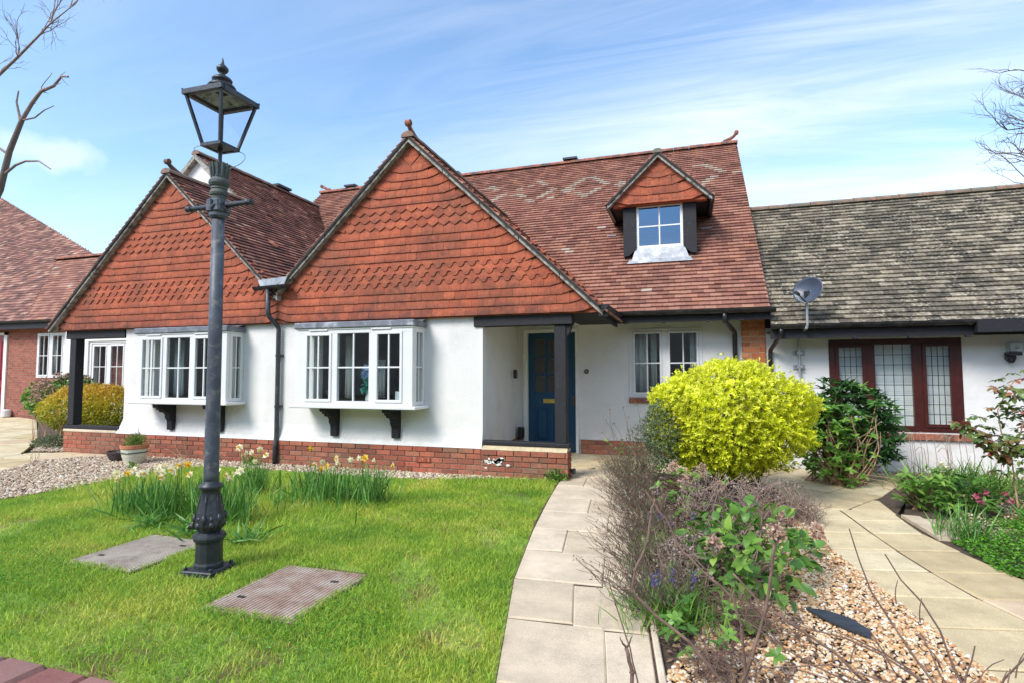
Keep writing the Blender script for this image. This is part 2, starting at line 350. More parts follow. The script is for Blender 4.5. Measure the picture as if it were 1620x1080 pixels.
M_LSPIR = m_leaf('yellow_orange_leaf', [(0, (.22,.27,.02)), (.4, (.55,.50,.04)), (.75, (.68,.48,.05)), (1, (.68,.28,.06))], transl=.35)
M_LROSE = m_leaf('red_green_leaf', [(0, (.06,.14,.04)), (.5, (.16,.22,.05)), (.75, (.35,.16,.08)), (1, (.38,.07,.06))], rough=.35, transl=.3)
M_DRYFL = m_leaf('dry_flower', [(0, (.28,.16,.12)), (.5, (.48,.30,.22)), (1, (.62,.46,.36))], rough=.9, transl=.2)
M_SEED = m_leaf('dry_seed_head', [(0, (.13,.095,.08)), (.5, (.25,.19,.16)), (1, (.38,.30,.25))], rough=.9, transl=.1)
M_DAFL = m_leaf('daffodil_leaf', [(0, (.05,.16,.025)), (.5, (.12,.30,.05)), (1, (.25,.45,.13))], rough=.4, transl=.3)
M_PALE = m_leaf('pale_petal', [(0, (.75,.62,.30)), (.5, (.85,.78,.5)), (1, (.88,.84,.66))], rough=.6, transl=.4)
M_YEL = m_leaf('yellow_petal', [(0, (.8,.42,.03)), (1, (.85,.6,.05))], rough=.6, transl=.4)
M_PURP = m_leaf('purple_petal', [(0, (.07,.06,.17)), (1, (.15,.14,.32))], rough=.6, transl=.3)
M_PINK = m_leaf('pink_petal', [(0, (.4,.05,.1)), (1, (.6,.2,.25))], rough=.6, transl=.3)
M_GRASS = None
def m_grass(name, base=False):
    m, N, L, b = newmat(name); o = N['Material Output']
    g = noise(N, L, 1.4, 5, .6); 
    yel = ramp(N, L, g, [(.34, (.21,.39,.055)), (.5, (.35,.51,.07)), (.66, (.52,.58,.12))])
    if base:
        f = ramp(N, L, noise(N, L, 3.3, 6, .7), [(.48, 0.0), (.62, 1.0)])
        c = mix(N, L, .45, yel, (.06,.10,.015)); c = mix(N, L, f, c, (.16,.10,.05))
        L.new(c, b.inputs['Base Color']); b.inputs['Roughness'].default_value = .95; bump(N, L, b, noise(N, L, 60, 4), .9, .02)
    else:
        v = ramp(N, L, attr(N), [(0, (.55,.62,.5)), (.6, (1.05,1.05,.9)), (.9, (1.4,1.3,1.1)), (1, (1.7,1.1,1.3))])
        c = mix(N, L, 1, yel, v, 'MULTIPLY'); c = mix(N, L, ramp(N, L, noise(N, L, 3.3, 6, .7), [(.60, 0.0), (.74, .7)]), c, (.36,.29,.12))
        L.new(c, b.inputs['Base Color']); b.inputs['Roughness'].default_value = .5; b.inputs['Specular IOR Level'].default_value = .3
        t = N.new('ShaderNodeBsdfTranslucent'); L.new(c, t.inputs[0]); mx = N.new('ShaderNodeMixShader'); mx.inputs[0].default_value = .35
        L.new(b.outputs[0], mx.inputs[1]); L.new(t.outputs[0], mx.inputs[2]); L.new(mx.outputs[0], o.inputs[0])
    return m
M_GRASS = m_grass('grass_blade'); M_LAWN = m_grass('lawn_earth', True)
def m_pebble(name, stops):
    m, N, L, b = newmat(name); c = ramp(N, L, attr(N), stops, 'LINEAR')
    c = mix(N, L, 1, c, ramp(N, L, noise(N, L, 70, 3), [(.3, .75), (.7, 1.2)]), 'MULTIPLY')
    L.new(c, b.inputs['Base Color']); b.inputs['Roughness'].default_value = .75; return m
M_PEB = m_pebble('flint_pebble', [(0, (.14,.10,.08)), (.06, (.27,.14,.07)), (.3, (.55,.29,.12)), (.55, (.60,.43,.24)), (.85, (.66,.55,.40)), (1, (.78,.73,.66))])
M_PEBL = m_pebble('pale_pebble', [(0, (.18,.125,.09)), (.2, (.38,.25,.16)), (.5, (.52,.41,.29)), (1, (.68,.60,.49))])
def m_slab(name, stops, stain=(.3,.22,.13)):
    m, N, L, b = newmat(name); c = ramp(N, L, attr(N), stops)
    c = mix(N, L, 1, c, ramp(N, L, noise(N, L, 3.5, 6, .65), [(.3, .78), (.7, 1.14)]), 'MULTIPLY')
    c = mix(N, L, ramp(N, L, noise(N, L, 5, 8, .75), [(.54, 0.0), (.74, .6)]), c, stain)
    c = mix(N, L, 1, c, ramp(N, L, noise(N, L, 160, 2), [(.35, .85), (.65, 1.1)]), 'MULTIPLY')
    L.new(c, b.inputs['Base Color']); b.inputs['Roughness'].default_value = .85; b.inputs['Specular IOR Level'].default_value = .3
    bump(N, L, b, noise(N, L, 40, 6), .3, .004); return m
M_SLAB = m_slab('concrete_slab', [(0, (.55,.45,.32)), (.5, (.61,.50,.36)), (1, (.65,.54,.40))], (.36,.31,.22))
M_SLABY = m_slab('buff_stone_slab', [(0, (.50,.39,.22)), (.5, (.60,.49,.30)), (.9, (.64,.55,.37)), (1, (.56,.39,.26))])
M_KERB = m_slab('red_kerb_block', [(0, (.22,.085,.075)), (.5, (.27,.12,.10)), (1, (.24,.17,.15))], (.16,.14,.12))
M_ROAD = m_plain('asphalt', (.055,.053,.05), .9, .3, 30, bmp=.6)
M_GROUND = m_plain('ground_earth', (.13,.13,.06), .95, .4, .8, bmp=.3, bscale=5)

# ------------------------------------------------------------------ ground, paths (the setting)
def sheet(name, poly, z, mat, thick=0):
    m = MB()
    if thick: m.prism([(x, y, z-thick) for x, y in poly], (0, 0, thick))
    else: m.add([(x, y, z) for x, y in poly], [tuple(range(len(poly)))])
    return tag(m.build(name, mat), kind='structure')
sheet('ground', [(-300,-300),(300,-300),(300,400),(-300,400)], -.06, M_GROUND)
sheet('road', [(-60,-12),(-.9,-12),(-.9,1.58),(-60,1.58)], -.045, M_ROAD)
LAWN = [(-7.6,1.84),(-.70,1.84),(-.83,2.33),(-1.12,3.51),(-1.22,4.12),(-1.35,4.88),(-1.49,6.1),(-1.57,6.78),(-2.3,6.70),(-2.93,6.42),(-3.79,6.30),(-6.4,6.35),(-7.0,6.1),(-7.0,5.4),(-6.95,4.7),(-7.05,4.0),(-7.5,3.2),(-8.6,2.6),(-9.6,1.84)]
lawn_poly = [(-9.6,1.84)] + LAWN[1:-1]
sheet('lawn_earth', lawn_poly, 0, M_LAWN, .05)
sheet('gravel_bed', [(-9.3,2.0),(-7.0,3.0),(-1.5,6.2),(-1.5,6.85),(-9.2,6.85),(-9.75,5.97),(-9.06,5.17),(-11,3.6),(-12,2)], -.012, M_SOIL, .04)
sheet('garden_bed', [(-.75,1.4),(-.05,1.4),(1.7,1.4),(1.32,2.9),(1.02,4.85),(.98,6.2),(.9,7.3),(-.4,7.95),(-.95,7.6),(-.9,7.0)], -.006, M_SOIL, .05)
sheet('flower_bed', [(2.55,1.4),(2.02,4.3),(1.84,5.1),(1.88,5.4),(1.9,6.1),(2.62,8.2),(2.9,8.7),(7,8.7),(7,1.4)], -.002, M_SOIL, .05)
sheet('rear_bed', [(-19,11.7),(-13.1,8.0),(-12.1,7.45),(-10.95,6.75),(-10.35,6.8),(-10.3,9.5),(-14.3,11.7)], -.006, M_SOIL, .05)

def clip(poly, region):
    if sum(region[i][0]*region[(i+1) % len(region)][1]-region[(i+1) % len(region)][0]*region[i][1] for i in range(len(region))) < 0: region = region[::-1]
    out = poly
    n = len(region)
    for i in range(n):
        a, b = region[i], region[(i+1) % n]
        inp = out; out = []
        def side(p): return (b[0]-a[0])*(p[1]-a[1])-(b[1]-a[1])*(p[0]-a[0])
        for j in range(len(inp)):
            p, q = inp[j], inp[(j+1) % len(inp)]
            sp_, sq = side(p), side(q)
            if sp_ >= 0: out.append(p)
            if (sp_ >= 0) != (sq >= 0):
                t = sp_/(sp_-sq); out.append((p[0]+(q[0]-p[0])*t, p[1]+(q[1]-p[1])*t))
        if not out: return []
    return out
def slab(mb, poly, zf, gap=.008, th=.035):
    if len(poly) < 3: return
    cx = sum(p[0] for p in poly)/len(poly); cy = sum(p[1] for p in poly)/len(poly)
    ar = abs(sum(poly[i][0]*poly[(i+1) % len(poly)][1]-poly[(i+1) % len(poly)][0]*poly[i][1] for i in range(len(poly))))/2
    if ar < .006: return
    s = 1-gap*2/math.sqrt(ar)
    jz = random.uniform(-.003, .003); tx = random.uniform(-.006, .006); ty = random.uniform(-.006, .006)
    P = [(cx+(x-cx)*s, cy+(y-cy)*s) for x, y in poly]
    s2 = 1-.010*2/math.sqrt(ar)
    top = [(cx+(x-cx)*s*s2, cy+(y-cy)*s*s2, zf(x, y)+jz+(x-cx)*tx+(y-cy)*ty) for x, y in poly]
    mid = [(x, y, zf(x, y)+jz-.006) for x, y in P]; bot = [(x, y, zf(x, y)-th) for x, y in P]
    n = len(P); V = bot+mid+top
    F = [(i, (i+1) % n, n+(i+1) % n, n+i) for i in range(n)]+[(n+i, n+(i+1) % n, 2*n+(i+1) % n, 2*n+i) for i in range(n)]+[tuple(range(2*n, 3*n))]
    mb.add(V, F)
# main path of concrete slabs, running up to the blue door
mb = MB()
ys = [1.1, 1.72, 2.33, 2.95, 3.52, 4.10, 4.68, 5.28, 5.86, 6.44, 7.0, 7.55]
def pl(y): return -.70-.12*(y-1.84) if y > 1.84 else -.70
def pl(y): return np.interp(y, [1.1, 2.33, 3.51, 4.88, 6.23, 7.6], [-.70, -.83, -1.12, -1.34, -1.50, -1.60])
def pr_(y): return np.interp(y, [1.1, 2.5, 3.32, 5, 7.87], [-.02, -.15, -.27, -.44, -.70])
for i in range(len(ys)-1):
    a, b = ys[i], ys[i+1]
    js = [0, .33, 1] if i % 2 else [0, .70, 1]
    if i % 4 == 3: js = [0, .48, 1]
    for k in range(len(js)-1):
        q = [(pl(a)+(pr_(a)-pl(a))*js[k], a), (pl(a)+(pr_(a)-pl(a))*js[k+1], a+.03), (pl(b)+(pr_(b)-pl(b))*js[k+1], b+.03), (pl(b)+(pr_(b)-pl(b))*js[k], b)]
        slab(mb, q, lambda x, y: .006+max(0, y-5.5)*.012, gap=.0045)
tag(mb.build('path', M_SLAB), kind='structure')
sheet('path_bedding', [(-.74,1.1),(-.02,1.1),(-.2,3.0),(-.66,7.8),(-1.64,7.6),(-1.52,6.2),(-1.36,4.9),(-1.14,3.5),(-.85,2.33)], -.003, M_SOIL, .04)
mb = MB()
for i in range(9):   # pale edging along the right of the path
    y0 = 1.2+i*.6; mb.box(0, .032, 0, .59, -.05, .022, bev=.006)
    b = mb.v[-24:]; del mb.v[-24:]
    x0 = float(pr_(y0))+.012; sl = (float(pr_(y0+.6))-float(pr_(y0)))/.6
    for (x, y, z) in b: mb.v.append((x0+x+sl*y, y0+y, z))
tag(mb.build('path_edging', M_SLAB), kind='structure')
# buff stone apron in front of the door and along the houses, laid on the diagonal
mb = MB()
d1 = Vector((.56, .83)).normalized(); d2 = Vector((-d1.y, d1.x))
regions = [[(-1.62,7.58),(-.70,7.82),(-.45,8.72),(-1.76,8.74)], [(-.70,7.82),(.9,7.34),(1.9,7.5),(1.9,8.55),(-.45,8.72)], [(.9,7.34),(.98,6.2),(1.85,6.12),(1.9,7.5)], [(1.85,6.12),(2.62,8.2),(2.8,8.55),(1.9,8.55)], [(-2.6,7.02),(-1.62,7.02),(-1.66,8.0),(-1.74,8.72),(-2.66,8.72)]]
for reg in regions:
    for i in range(-16, 18):
        for j in range(-16, 18):
            o = d1*(i*.6+(.3 if j % 2 else 0))+d2*(j*.45)
            if (o-Vector((0, 7.5))).length > 5: continue
            q = [(o+d1*a+d2*b) for a, b in ((0,0),(.6,0),(.6,.45),(0,.45))]
            slab(mb, clip([(p.x, p.y) for p in q], reg), lambda x, y: .008+max(0, min(y, 8.8)-7.4)*.045*(1 if x < .2 else max(0, 1-(x-.2)/1.2)))
tag(mb.build('door_apron', M_SLABY), kind='structure')
# right hand path: two columns of buff slabs
mb = MB()
rl = lambda y: np.interp(y, [1.5, 3.0, 4.0, 4.85, 6.15], [1.75, 1.25, 1.11, 1.0, .97])
rc = lambda y: np.interp(y, [1.5, 3.4, 4.07, 4.99, 6.2], [2.35, 1.78, 1.57, 1.45, 1.38])
rr = lambda y: np.interp(y, [1.5, 3.4, 4.4, 5.2, 6.2], [2.9, 2.28, 2.02, 1.83, 1.84])
yy = [1.6, 2.1, 2.6, 3.08, 3.5, 3.92, 4.38, 4.84, 5.3, 5.72, 6.18]
for i in range(len(yy)-1):
    a, b = yy[i], yy[i+1]; s = .22
    for (f0, f1) in ((rl, rc), (rc, rr)):
        g = lambda f, y: (float(f(y))+random.uniform(-.004, .004), y+s*(float(f(y))-1.2)*(1 if y < 5.9 else .1))
        slab(mb, [g(f0, a), g(f1, a), g(f1, b), g(f0, b)], lambda x, y: .008)
tag(mb.build('side_path', M_SLABY), kind='structure')
sheet('side_path_bedding', [(1.2,1.6),(3.1,1.4),(2.9,3.0),(2.02,4.6),(1.86,5.2),(1.88,6.2),(2.9,8.6),(-1.8,8.78),(-2.7,8.75),(-2.7,7.0),(-1.6,7.0),(-1.5,7.5),(.88,7.3),(.95,6.0),(.98,4.85),(1.1,4.0),(1.24,3.0)], -.002, M_SOIL, .03)
# left path
mb = MB()
Lreg = [[(-13,3.2),(-9.0,5.17),(-9.75,5.97),(-14,6)], [(-14,6),(-9.75,5.97),(-10.9,6.45)], [(-14,6),(-10.9,6.45),(-12.15,7.4)], [(-9.75,5.97),(-9.12,6.72),(-9.2,6.8),(-10.32,6.8),(-10.9,6.45)], [(-24,4),(-14,6),(-12.15,7.4),(-13.16,8.08),(-18.5,11.3),(-20,11.75),(-24,11.75)], [(-24,4),(-13,3.2),(-14,6)]]
for reg in Lreg:
    for i in range(-45, 10):
        for j in range(0, 22):
            q = [(i*.6+a, j*.6+b+.0) for a, b in ((0,0),(.6,0),(.6,.6),(0,.6))]
            slab(mb, clip([(x+(.3 if j % 2 else 0), y) for x, y in q], reg), lambda x, y: .0, gap=.008)
tag(mb.build('left_path', M_SLABY), kind='structure')
# kerb
mb = MB()
for i in range(26):
    x1 = -.72-i*.265; mb.box(x1-.255, x1, 1.60, 1.83+random.uniform(-.004, .004), -.12, .012+random.uniform(-.003, .003), bev=.018)
tag(mb.build('kerb', M_KERB), kind='structure')

# pebbles
ico_v = None
def pebbles(name, n, poly, size, mat, z0=0, hump=0, extra=None):
    t = (1+5**.5)/2
    V = np.array([(-1,t,0),(1,t,0),(-1,-t,0),(1,-t,0),(0,-1,t),(0,1,t),(0,-1,-t),(0,1,-t),(t,0,-1),(t,0,1),(-t,0,-1),(-t,0,1)])/math.sqrt(1+t*t)
    Fc = np.array([(0,11,5),(0,5,1),(0,1,7),(0,7,10),(0,10,11),(1,5,9),(5,11,4),(11,10,2),(10,7,6),(7,1,8),(3,9,4),(3,4,2),(3,2,6),(3,6,8),(3,8,9),(4,9,5),(2,4,11),(6,2,10),(8,6,7),(9,8,1)])
    P = in_poly(n, poly)
    n = len(P)
    s = size*np.exp(RNG.normal(0, .28, n))
    sc3 = np.stack([s*RNG.uniform(.8, 1.25, n), s*RNG.uniform(.65, 1.0, n), s*RNG.uniform(.4, .65, n)], 1)
    a = RNG.uniform(0, 2*PI, n); tl = RNG.normal(0, .35, n); tl2 = RNG.normal(0, .35, n)
    vv = V[None]*sc3[:, None, :]*RNG.uniform(.85, 1.12, (n, 12, 1))
    def rot(v, ang, i, j):
        c, s_ = np.cos(ang)[:, None], np.sin(ang)[:, None]; o = v.copy(); o[..., i] = v[..., i]*c-v[..., j]*s_; o[..., j] = v[..., i]*s_+v[..., j]*c; return o
    vv = rot(rot(rot(vv, tl, 0, 2), tl2, 1, 2), a, 0, 1)
    zz = z0+RNG.uniform(.1, 1.0, n)*size*.9
    vv += np.stack([P[:, 0], P[:, 1], zz], 1)[:, None, :]
    F = (Fc[None]+12*np.arange(n)[:, None, None]).reshape(-1, 3)
    return tag(mesh_np(name, vv.reshape(-1, 3), F, np.repeat(RNG.random(n), 20), mat, smooth=True), kind='stuff')
def in_poly(n, poly, dens=None):
    poly = np.array(poly); lo, hi = poly.min(0), poly.max(0)
    A = 0.5*abs(np.dot(poly[:, 0], np.roll(poly[:, 1], 1))-np.dot(poly[:, 1], np.roll(poly[:, 0], 1)))
    m = int(n*(hi-lo).prod()/A*1.02); P = RNG.uniform(lo, hi, (m, 2)); ins = np.zeros(m, bool)
    j = len(poly)-1
    for i in range(len(poly)):
        xi, yi = poly[i]; xj, yj = poly[j]
        c = ((yi > P[:, 1]) != (yj > P[:, 1])) & (P[:, 0] < (xj-xi)*(P[:, 1]-yi)/(yj-yi+1e-12)+xi); ins ^= c; j = i
    return P[ins]
GR = [(-.02,1.5),(1.72,1.5),(1.5,2.3),(1.27,2.95),(1.12,4.0),(1.0,4.85),(.96,5.9),(.7,6.1),(.45,5.2),(.3,4.2),(.1,3.3),(-.12,2.6)]
tag(pebbles('gravel', 24000, GR, .0105, M_PEB), 'golden brown flint gravel between the two slab paths')
GL = [(-9.08,5.1),(-11,3.7),(-8.2,2.7),(-7.1,4.0),(-6.98,4.7),(-7.03,5.4),(-7.0,6.1),(-6.4,6.35),(-3.79,6.30),(-2.93,6.45),(-2.3,6.72),(-1.6,6.74),(-1.6,6.79),(-9.1,6.79),(-9.7,5.95)]
tag(pebbles('gravel', 23000, GL, .0145, M_PEBL), 'pale shingle between the lawn and the white cottage walls')
tag(pebbles('gravel', 1500, [(-12.1,7.45),(-10.9,6.6),(-10.4,6.78),(-10.4,7.3),(-12.2,8.2)], .018, M_PEBL), 'shingle under the yellow shrub by the left porch')
tag(pebbles('gravel', 1500, [(2.6,8.45),(5,8.45),(5,8.70),(2.2,8.70)], .014, M_PEBL), 'thin shingle strip along the foot of the right white wall')
tag(pebbles('gravel', 2500, [(2.35,5.5),(4.2,5.5),(4.2,8.3),(2.8,8.3),(2.3,6.4)], .013, M_PEB), 'shingle among the plants in the right bed')

# lawn grass
def grass(name, P, h, wd, mat, lean=.35):
    n = len(P); a = RNG.uniform(0, 2*PI, n); hh = h*RNG.uniform(.45, 1.25, n); ln = RNG.normal(0, lean, (n, 2))*hh[:, None]
    wv = np.stack([np.cos(a), np.sin(a)], 1)*wd*RNG.uniform(.6, 1.3, n)[:, None]*.5
    V = np.zeros((n, 5, 3)); 
    V[:, 0, :2] = P-wv; V[:, 1, :2] = P+wv; V[:, 2, :2] = P+wv*.8+ln*.4; V[:, 3, :2] = P-wv*.8+ln*.4; V[:, 4, :2] = P+ln*1.15
    V[:, 2, 2] = V[:, 3, 2] = hh*.55; V[:, 4, 2] = hh
    b = 5*np.arange(n)[:, None]
    F = np.concatenate([b+np.array([[0,1,2]]), b+np.array([[0,2,3]]), b+np.array([[3,2,4]])], 1).reshape(-1, 3)
    return mesh_np(name, V.reshape(-1, 3), F, np.repeat(RNG.random(n), 3), mat)
LG = [(-9.6,1.84),(-.72,1.84),(-.84,2.33),(-1.13,3.51),(-1.23,4.12),(-1.36,4.88),(-1.5,6.1),(-1.58,6.74),(-2.3,6.66),(-2.93,6.38),(-3.79,6.26),(-6.4,6.31),(-6.96,6.1),(-6.96,5.4),(-6.91,4.7),(-7.01,4.0),(-7.5,3.2),(-8.6,2.6)]
P = in_poly(470000, LG)
d = np.hypot(P[:, 0], P[:, 1])
keep = RNG.random(len(P)) < np.clip(1.25*(3.4/d)**1.1, .3, 1)
# worn thin patches: low-frequency pseudo-noise
pn = np.sin(P[:, 0]*3.1+1.3*np.sin(P[:, 1]*2.3))+np.sin(P[:, 1]*4.3+1.1*np.sin(P[:, 0]*3.7)+1)+.8*np.sin(P[:, 0]*7.7+P[:, 1]*6.1)
keep &= ~((pn > 1.3) & (RNG.random(len(P)) < .7))
keep &= ~((P[:, 1] < 2.35) & (P[:, 0] < -1.6) & (RNG.random(len(P)) < .55))
MH = [[(-4.28,2.83),(-3.64,2.83),(-3.64,3.52),(-4.28,3.52)], [(-2.70,2.52),(-2.06,2.52),(-2.06,3.26),(-2.70,3.26)]]
for q in MH: keep &= ~((P[:, 0] > q[0][0]+.03) & (P[:, 0] < q[1][0]-.03) & (P[:, 1] > q[0][1]+.03) & (P[:, 1] < q[2][1]-.03))
keep &= ~((abs(P[:, 0]+3.15) < .15) & (abs(P[:, 1]-3.01) < .15))
P = P[keep]
tag(grass('grass', P, .036, .0042, M_GRASS, .5), 'short green lawn grass around the street lamp', kind='stuff')
P2 = in_poly(9000, [(-7.0,4.4),(-3.0,4.4),(-2.6,5.6),(-6,6.2),(-7,6.1)]); P3 = in_poly(2200, [(-3.0,5.9),(-1.6,5.9),(-1.65,6.72),(-3,6.4)]); P4 = in_poly(5000, [(-5.4,3.7),(-3.2,3.7),(-2.8,5.1),(-5.2,5.2)])
tag(grass('long_grass', np.concatenate([P2, P3, P4]), .085, .005, M_GRASS, .45), 'longer tufted grass among the daffodils', kind='stuff')

# clover and daisies: little round leaves lying in the lawn
def leaves(P, D, Nn, Ln, Wd, fold=.25, curl=.15, pts=4):
    """P base, D direction along the leaf, Nn leaf normal; returns V, F (quads folded on the midrib)"""
    D = D/np.linalg.norm(D, axis=1, keepdims=True); S = np.cross(D, Nn); S /= np.linalg.norm(S, axis=1, keepdims=True)+1e-9
    Nn = np.cross(S, D); n = len(P); Ln = np.broadcast_to(np.asarray(Ln, float), (n,))[:, None]; Wd = np.broadcast_to(np.asarray(Wd, float), (n,))[:, None]
    if pts == 4:
        V = np.stack([P, P+D*Ln*.5+S*Wd*.5+Nn*Wd*fold, P+D*Ln-Nn*Ln*curl, P+D*Ln*.5-S*Wd*.5+Nn*Wd*fold], 1)
        b = 4*np.arange(n)[:, None]; F = np.concatenate([b+np.array([[0,1,2]]), b+np.array([[0,2,3]])], 1).reshape(-1, 3); k = 2
    else:
        m1 = P+D*Ln*.33+Nn*Ln*.04; m2 = P+D*Ln*.70-Nn*Ln*curl*.4; tip = P+D*Ln-Nn*Ln*curl
        V = np.stack([P, m1+S*Wd*.46+Nn*Wd*fold, m1-S*Wd*.46+Nn*Wd*fold, m2+S*Wd*.40+Nn*Wd*fold*.8, m2-S*Wd*.40+Nn*Wd*fold*.8, tip, m1, m2], 1)
        b = 8*np.arange(n)[:, None]
        F = np.concatenate([b+np.array([q]) for q in ([0,6,1],[0,2,6],[1,6,7],[1,7,3],[2,7,6],[2,4,7],[3,7,5],[4,5,7])], 1).reshape(-1, 3); k = 8
    return V.reshape(-1, 3), F, k
def rdir(n, up=0.0):
    v = RNG.normal(0, 1, (n, 3)); v[:, 2] += up; return v/np.linalg.norm(v, axis=1, keepdims=True)
P = in_poly(26000, [(-6.5,1.86),(-.9,1.86),(-1.05,3.2),(-3.0,3.3),(-6.5,3.2)])
pn = np.sin(P[:, 0]*2.6+1.6*np.sin(P[:, 1]*3.3))+np.sin(P[:, 1]*5.3+1.1*np.sin(P[:, 0]*2.9))
P = P[(pn > .35) | (RNG.random(len(P)) < .12)]
for q in MH: P = P[~((P[:, 0] > q[0][0]) & (P[:, 0] < q[1][0]) & (P[:, 1] > q[0][1]) & (P[:, 1] < q[2][1]))]
n = len(P); P3 = np.stack([P[:, 0], P[:, 1], RNG.uniform(.012, .034, n)], 1); a = RNG.uniform(0, 2*PI, n)
V, F, k = leaves(P3, np.stack([np.cos(a), np.sin(a), RNG.uniform(-.1, .3, n)], 1), np.array([[0, 0, 1]])+RNG.normal(0, .3, (n, 3)), RNG.uniform(.010, .020, n), RNG.uniform(.009, .016, n), .1, .1)
tag(mesh_np('clover', V, F, np.repeat(RNG.random(n), k), M_LCOVER), 'patches of clover leaves in the near part of the lawn', kind='stuff')

# ------------------------------------------------------------------ roofs
S_, C_, TN = .686, .728, .942
def intervals(poly, y):
    xs = []
    for i in range(len(poly)):
        (x0, y0), (x1, y1) = poly[i], poly[(i+1) % len(poly)]
        if (y0 <= y < y1) or (y1 <= y < y0): xs.append(x0+(x1-x0)*(y-y0)/(y1-y0))
    xs.sort(); return list(zip(xs[::2], xs[1::2]))
def roof(name, mat, parent, O, u, v, poly, g=.1, tw=.165, th=.027, deck=.03, pick=None, label=None):
    O, u, v = Vector(O), Vector(u), Vector(v); n = u.cross(v).normalized(); m = MB()
    d = MB(); P = [O+u*a+v*b for a, b in poly]
    d.prism([p-n*deck for p in P], n*(deck-.004), .2)
    v0, v1 = min(p[1] for p in poly), max(p[1] for p in poly)
    k = 0; y = v0-.03
    while y < v1-.01:
        iv = intervals(poly, min(max(y+g*.5, v0+.001), v1-.001))
        ivb = intervals(poly, min(max(y, v0+.001), v1-.002)); ivt = intervals(poly, min(max(y+g, v0+.002), v1-.001))
        for q, (a, b) in enumerate(iv):
            ab = ivb[q] if len(ivb) == len(iv) else (a, b); at = ivt[q] if len(ivt) == len(iv) else (a, b)
            wav = .004*math.sin(k*1.7)
            x = math.floor((a-.5)/tw)*tw+(tw/2 if k % 2 else 0)
            while x < b+tw:
                l0, r0 = max(x+.002, min(ab)), min(x+tw-.002, max(ab)); l1, r1 = max(x+.002, min(at)), min(x+tw-.002, max(at))
                if r0 > l0+.006 or r1 > l1+.006:
                    if r0 < l0: l0 = r0 = (l0+r0)/2
                    if r1 < l1: l1 = r1 = (l1+r1)/2
                    j = random.uniform(-.003, .003); la, lb = random.uniform(0, .005), random.uniform(0, .005)
                    if random.random() < .02: la += .012; lb += .008
                    yb = y+j
                    rn = pick(((l0+r0)/2), y) if pick else None
                    p = [O+u*l0+v*yb+n*(th+la), O+u*r0+v*yb+n*(th+lb), O+u*r1+v*(y+g*1.12)+n*.001, O+u*l1+v*(y+g*1.12)+n*.001, O+u*l0+v*yb-n*.002, O+u*r0+v*yb-n*.002]
                    m.add(p, [(0,1,2,3), (4,5,1,0), (4,0,3), (1,5,2)], rn)
                x += tw
        y += g; k += 1
    o = m.build(name, mat, parent, label=label)
    dk = d.build('roof_deck', M_DECK, parent)
    return o
def ridge(mb, p0, p1, r=.085, seg=.33, up=Vector((0, 0, 1)), flat=1.0):
    p0, p1 = Vector(p0), Vector(p1); Ln = (p1-p0).length; t = (p1-p0)/Ln; s = t.cross(up).normalized(); w_ = s.cross(t)
    n = max(1, round(Ln/seg)); q = Ln/n
    for i in range(n):
        a, b = p0+t*(i*q), p0+t*((i+1)*q-.006); e = .006*random.random()
        V = []
        for c, rr_ in ((a, r+.006+e), (b, r+e)):
            for k in range(7):
                an = -.25+(PI+.5)*k/6; V.append(c+s*math.cos(an)*rr_*1.05+w_*(math.sin(an)*rr_*.72*flat))
        F = [(k, k+1, 7+k+1, 7+k) for k in range(6)]+[tuple(range(7)), tuple(range(7, 14))[::-1]]
        mb.add(V, F)
def verge(mb, apex, foot, y0, y1, h=.075, top=.0):
    (xa, za), (xf, zf) = apex, foot; nn = max(1, int(abs(xa-xf)/.45))
    for i in range(nn):
        a, b = i/nn, (i+1)/nn
        x0, x1 = xa+(xf-xa)*a, xa+(xf-xa)*(b-.004); z0, z1 = za+(zf-za)*a+top, za+(zf-za)*(b-.004)+top
        j = random.uniform(-.004, .004)
        mb.prism([(x0, y0+j, z0), (x1, y0+j, z1), (x1, y0+j, z1-h), (x0, y0+j, z0-h)], (0, y1-y0-j, 0))
def finial(parent, base, back, h=.17, mat=M_RIDGE):
    """clay scroll finial rising at a ridge end, leaning outwards; back = unit vector along the ridge into the roof"""
    q_ = .78; b = Vector(base); k = Vector(back); up = Vector((0, 0, 1)); m = MB()
    pts = [b+k*.22+up*.0, b+k*.12+up*.04, b+k*.03+up*.09, b-k*.03+up*(h-.02), b-k*.05+up*h]
    m.tube(pts, [.045, .042, .034, .030, .034], 8)
    s = k.cross(up).normalized()
    c = b-k*.04+up*(h+.005)
    m.tube([c-s*.042, c-s*.038, c+s*.038, c+s*.042], [.032, .044, .044, .032], 14)
    m.tube([c-s*.052, c+s*.052], .017, 10)
    return m.build('finial', mat, parent, smooth=False)

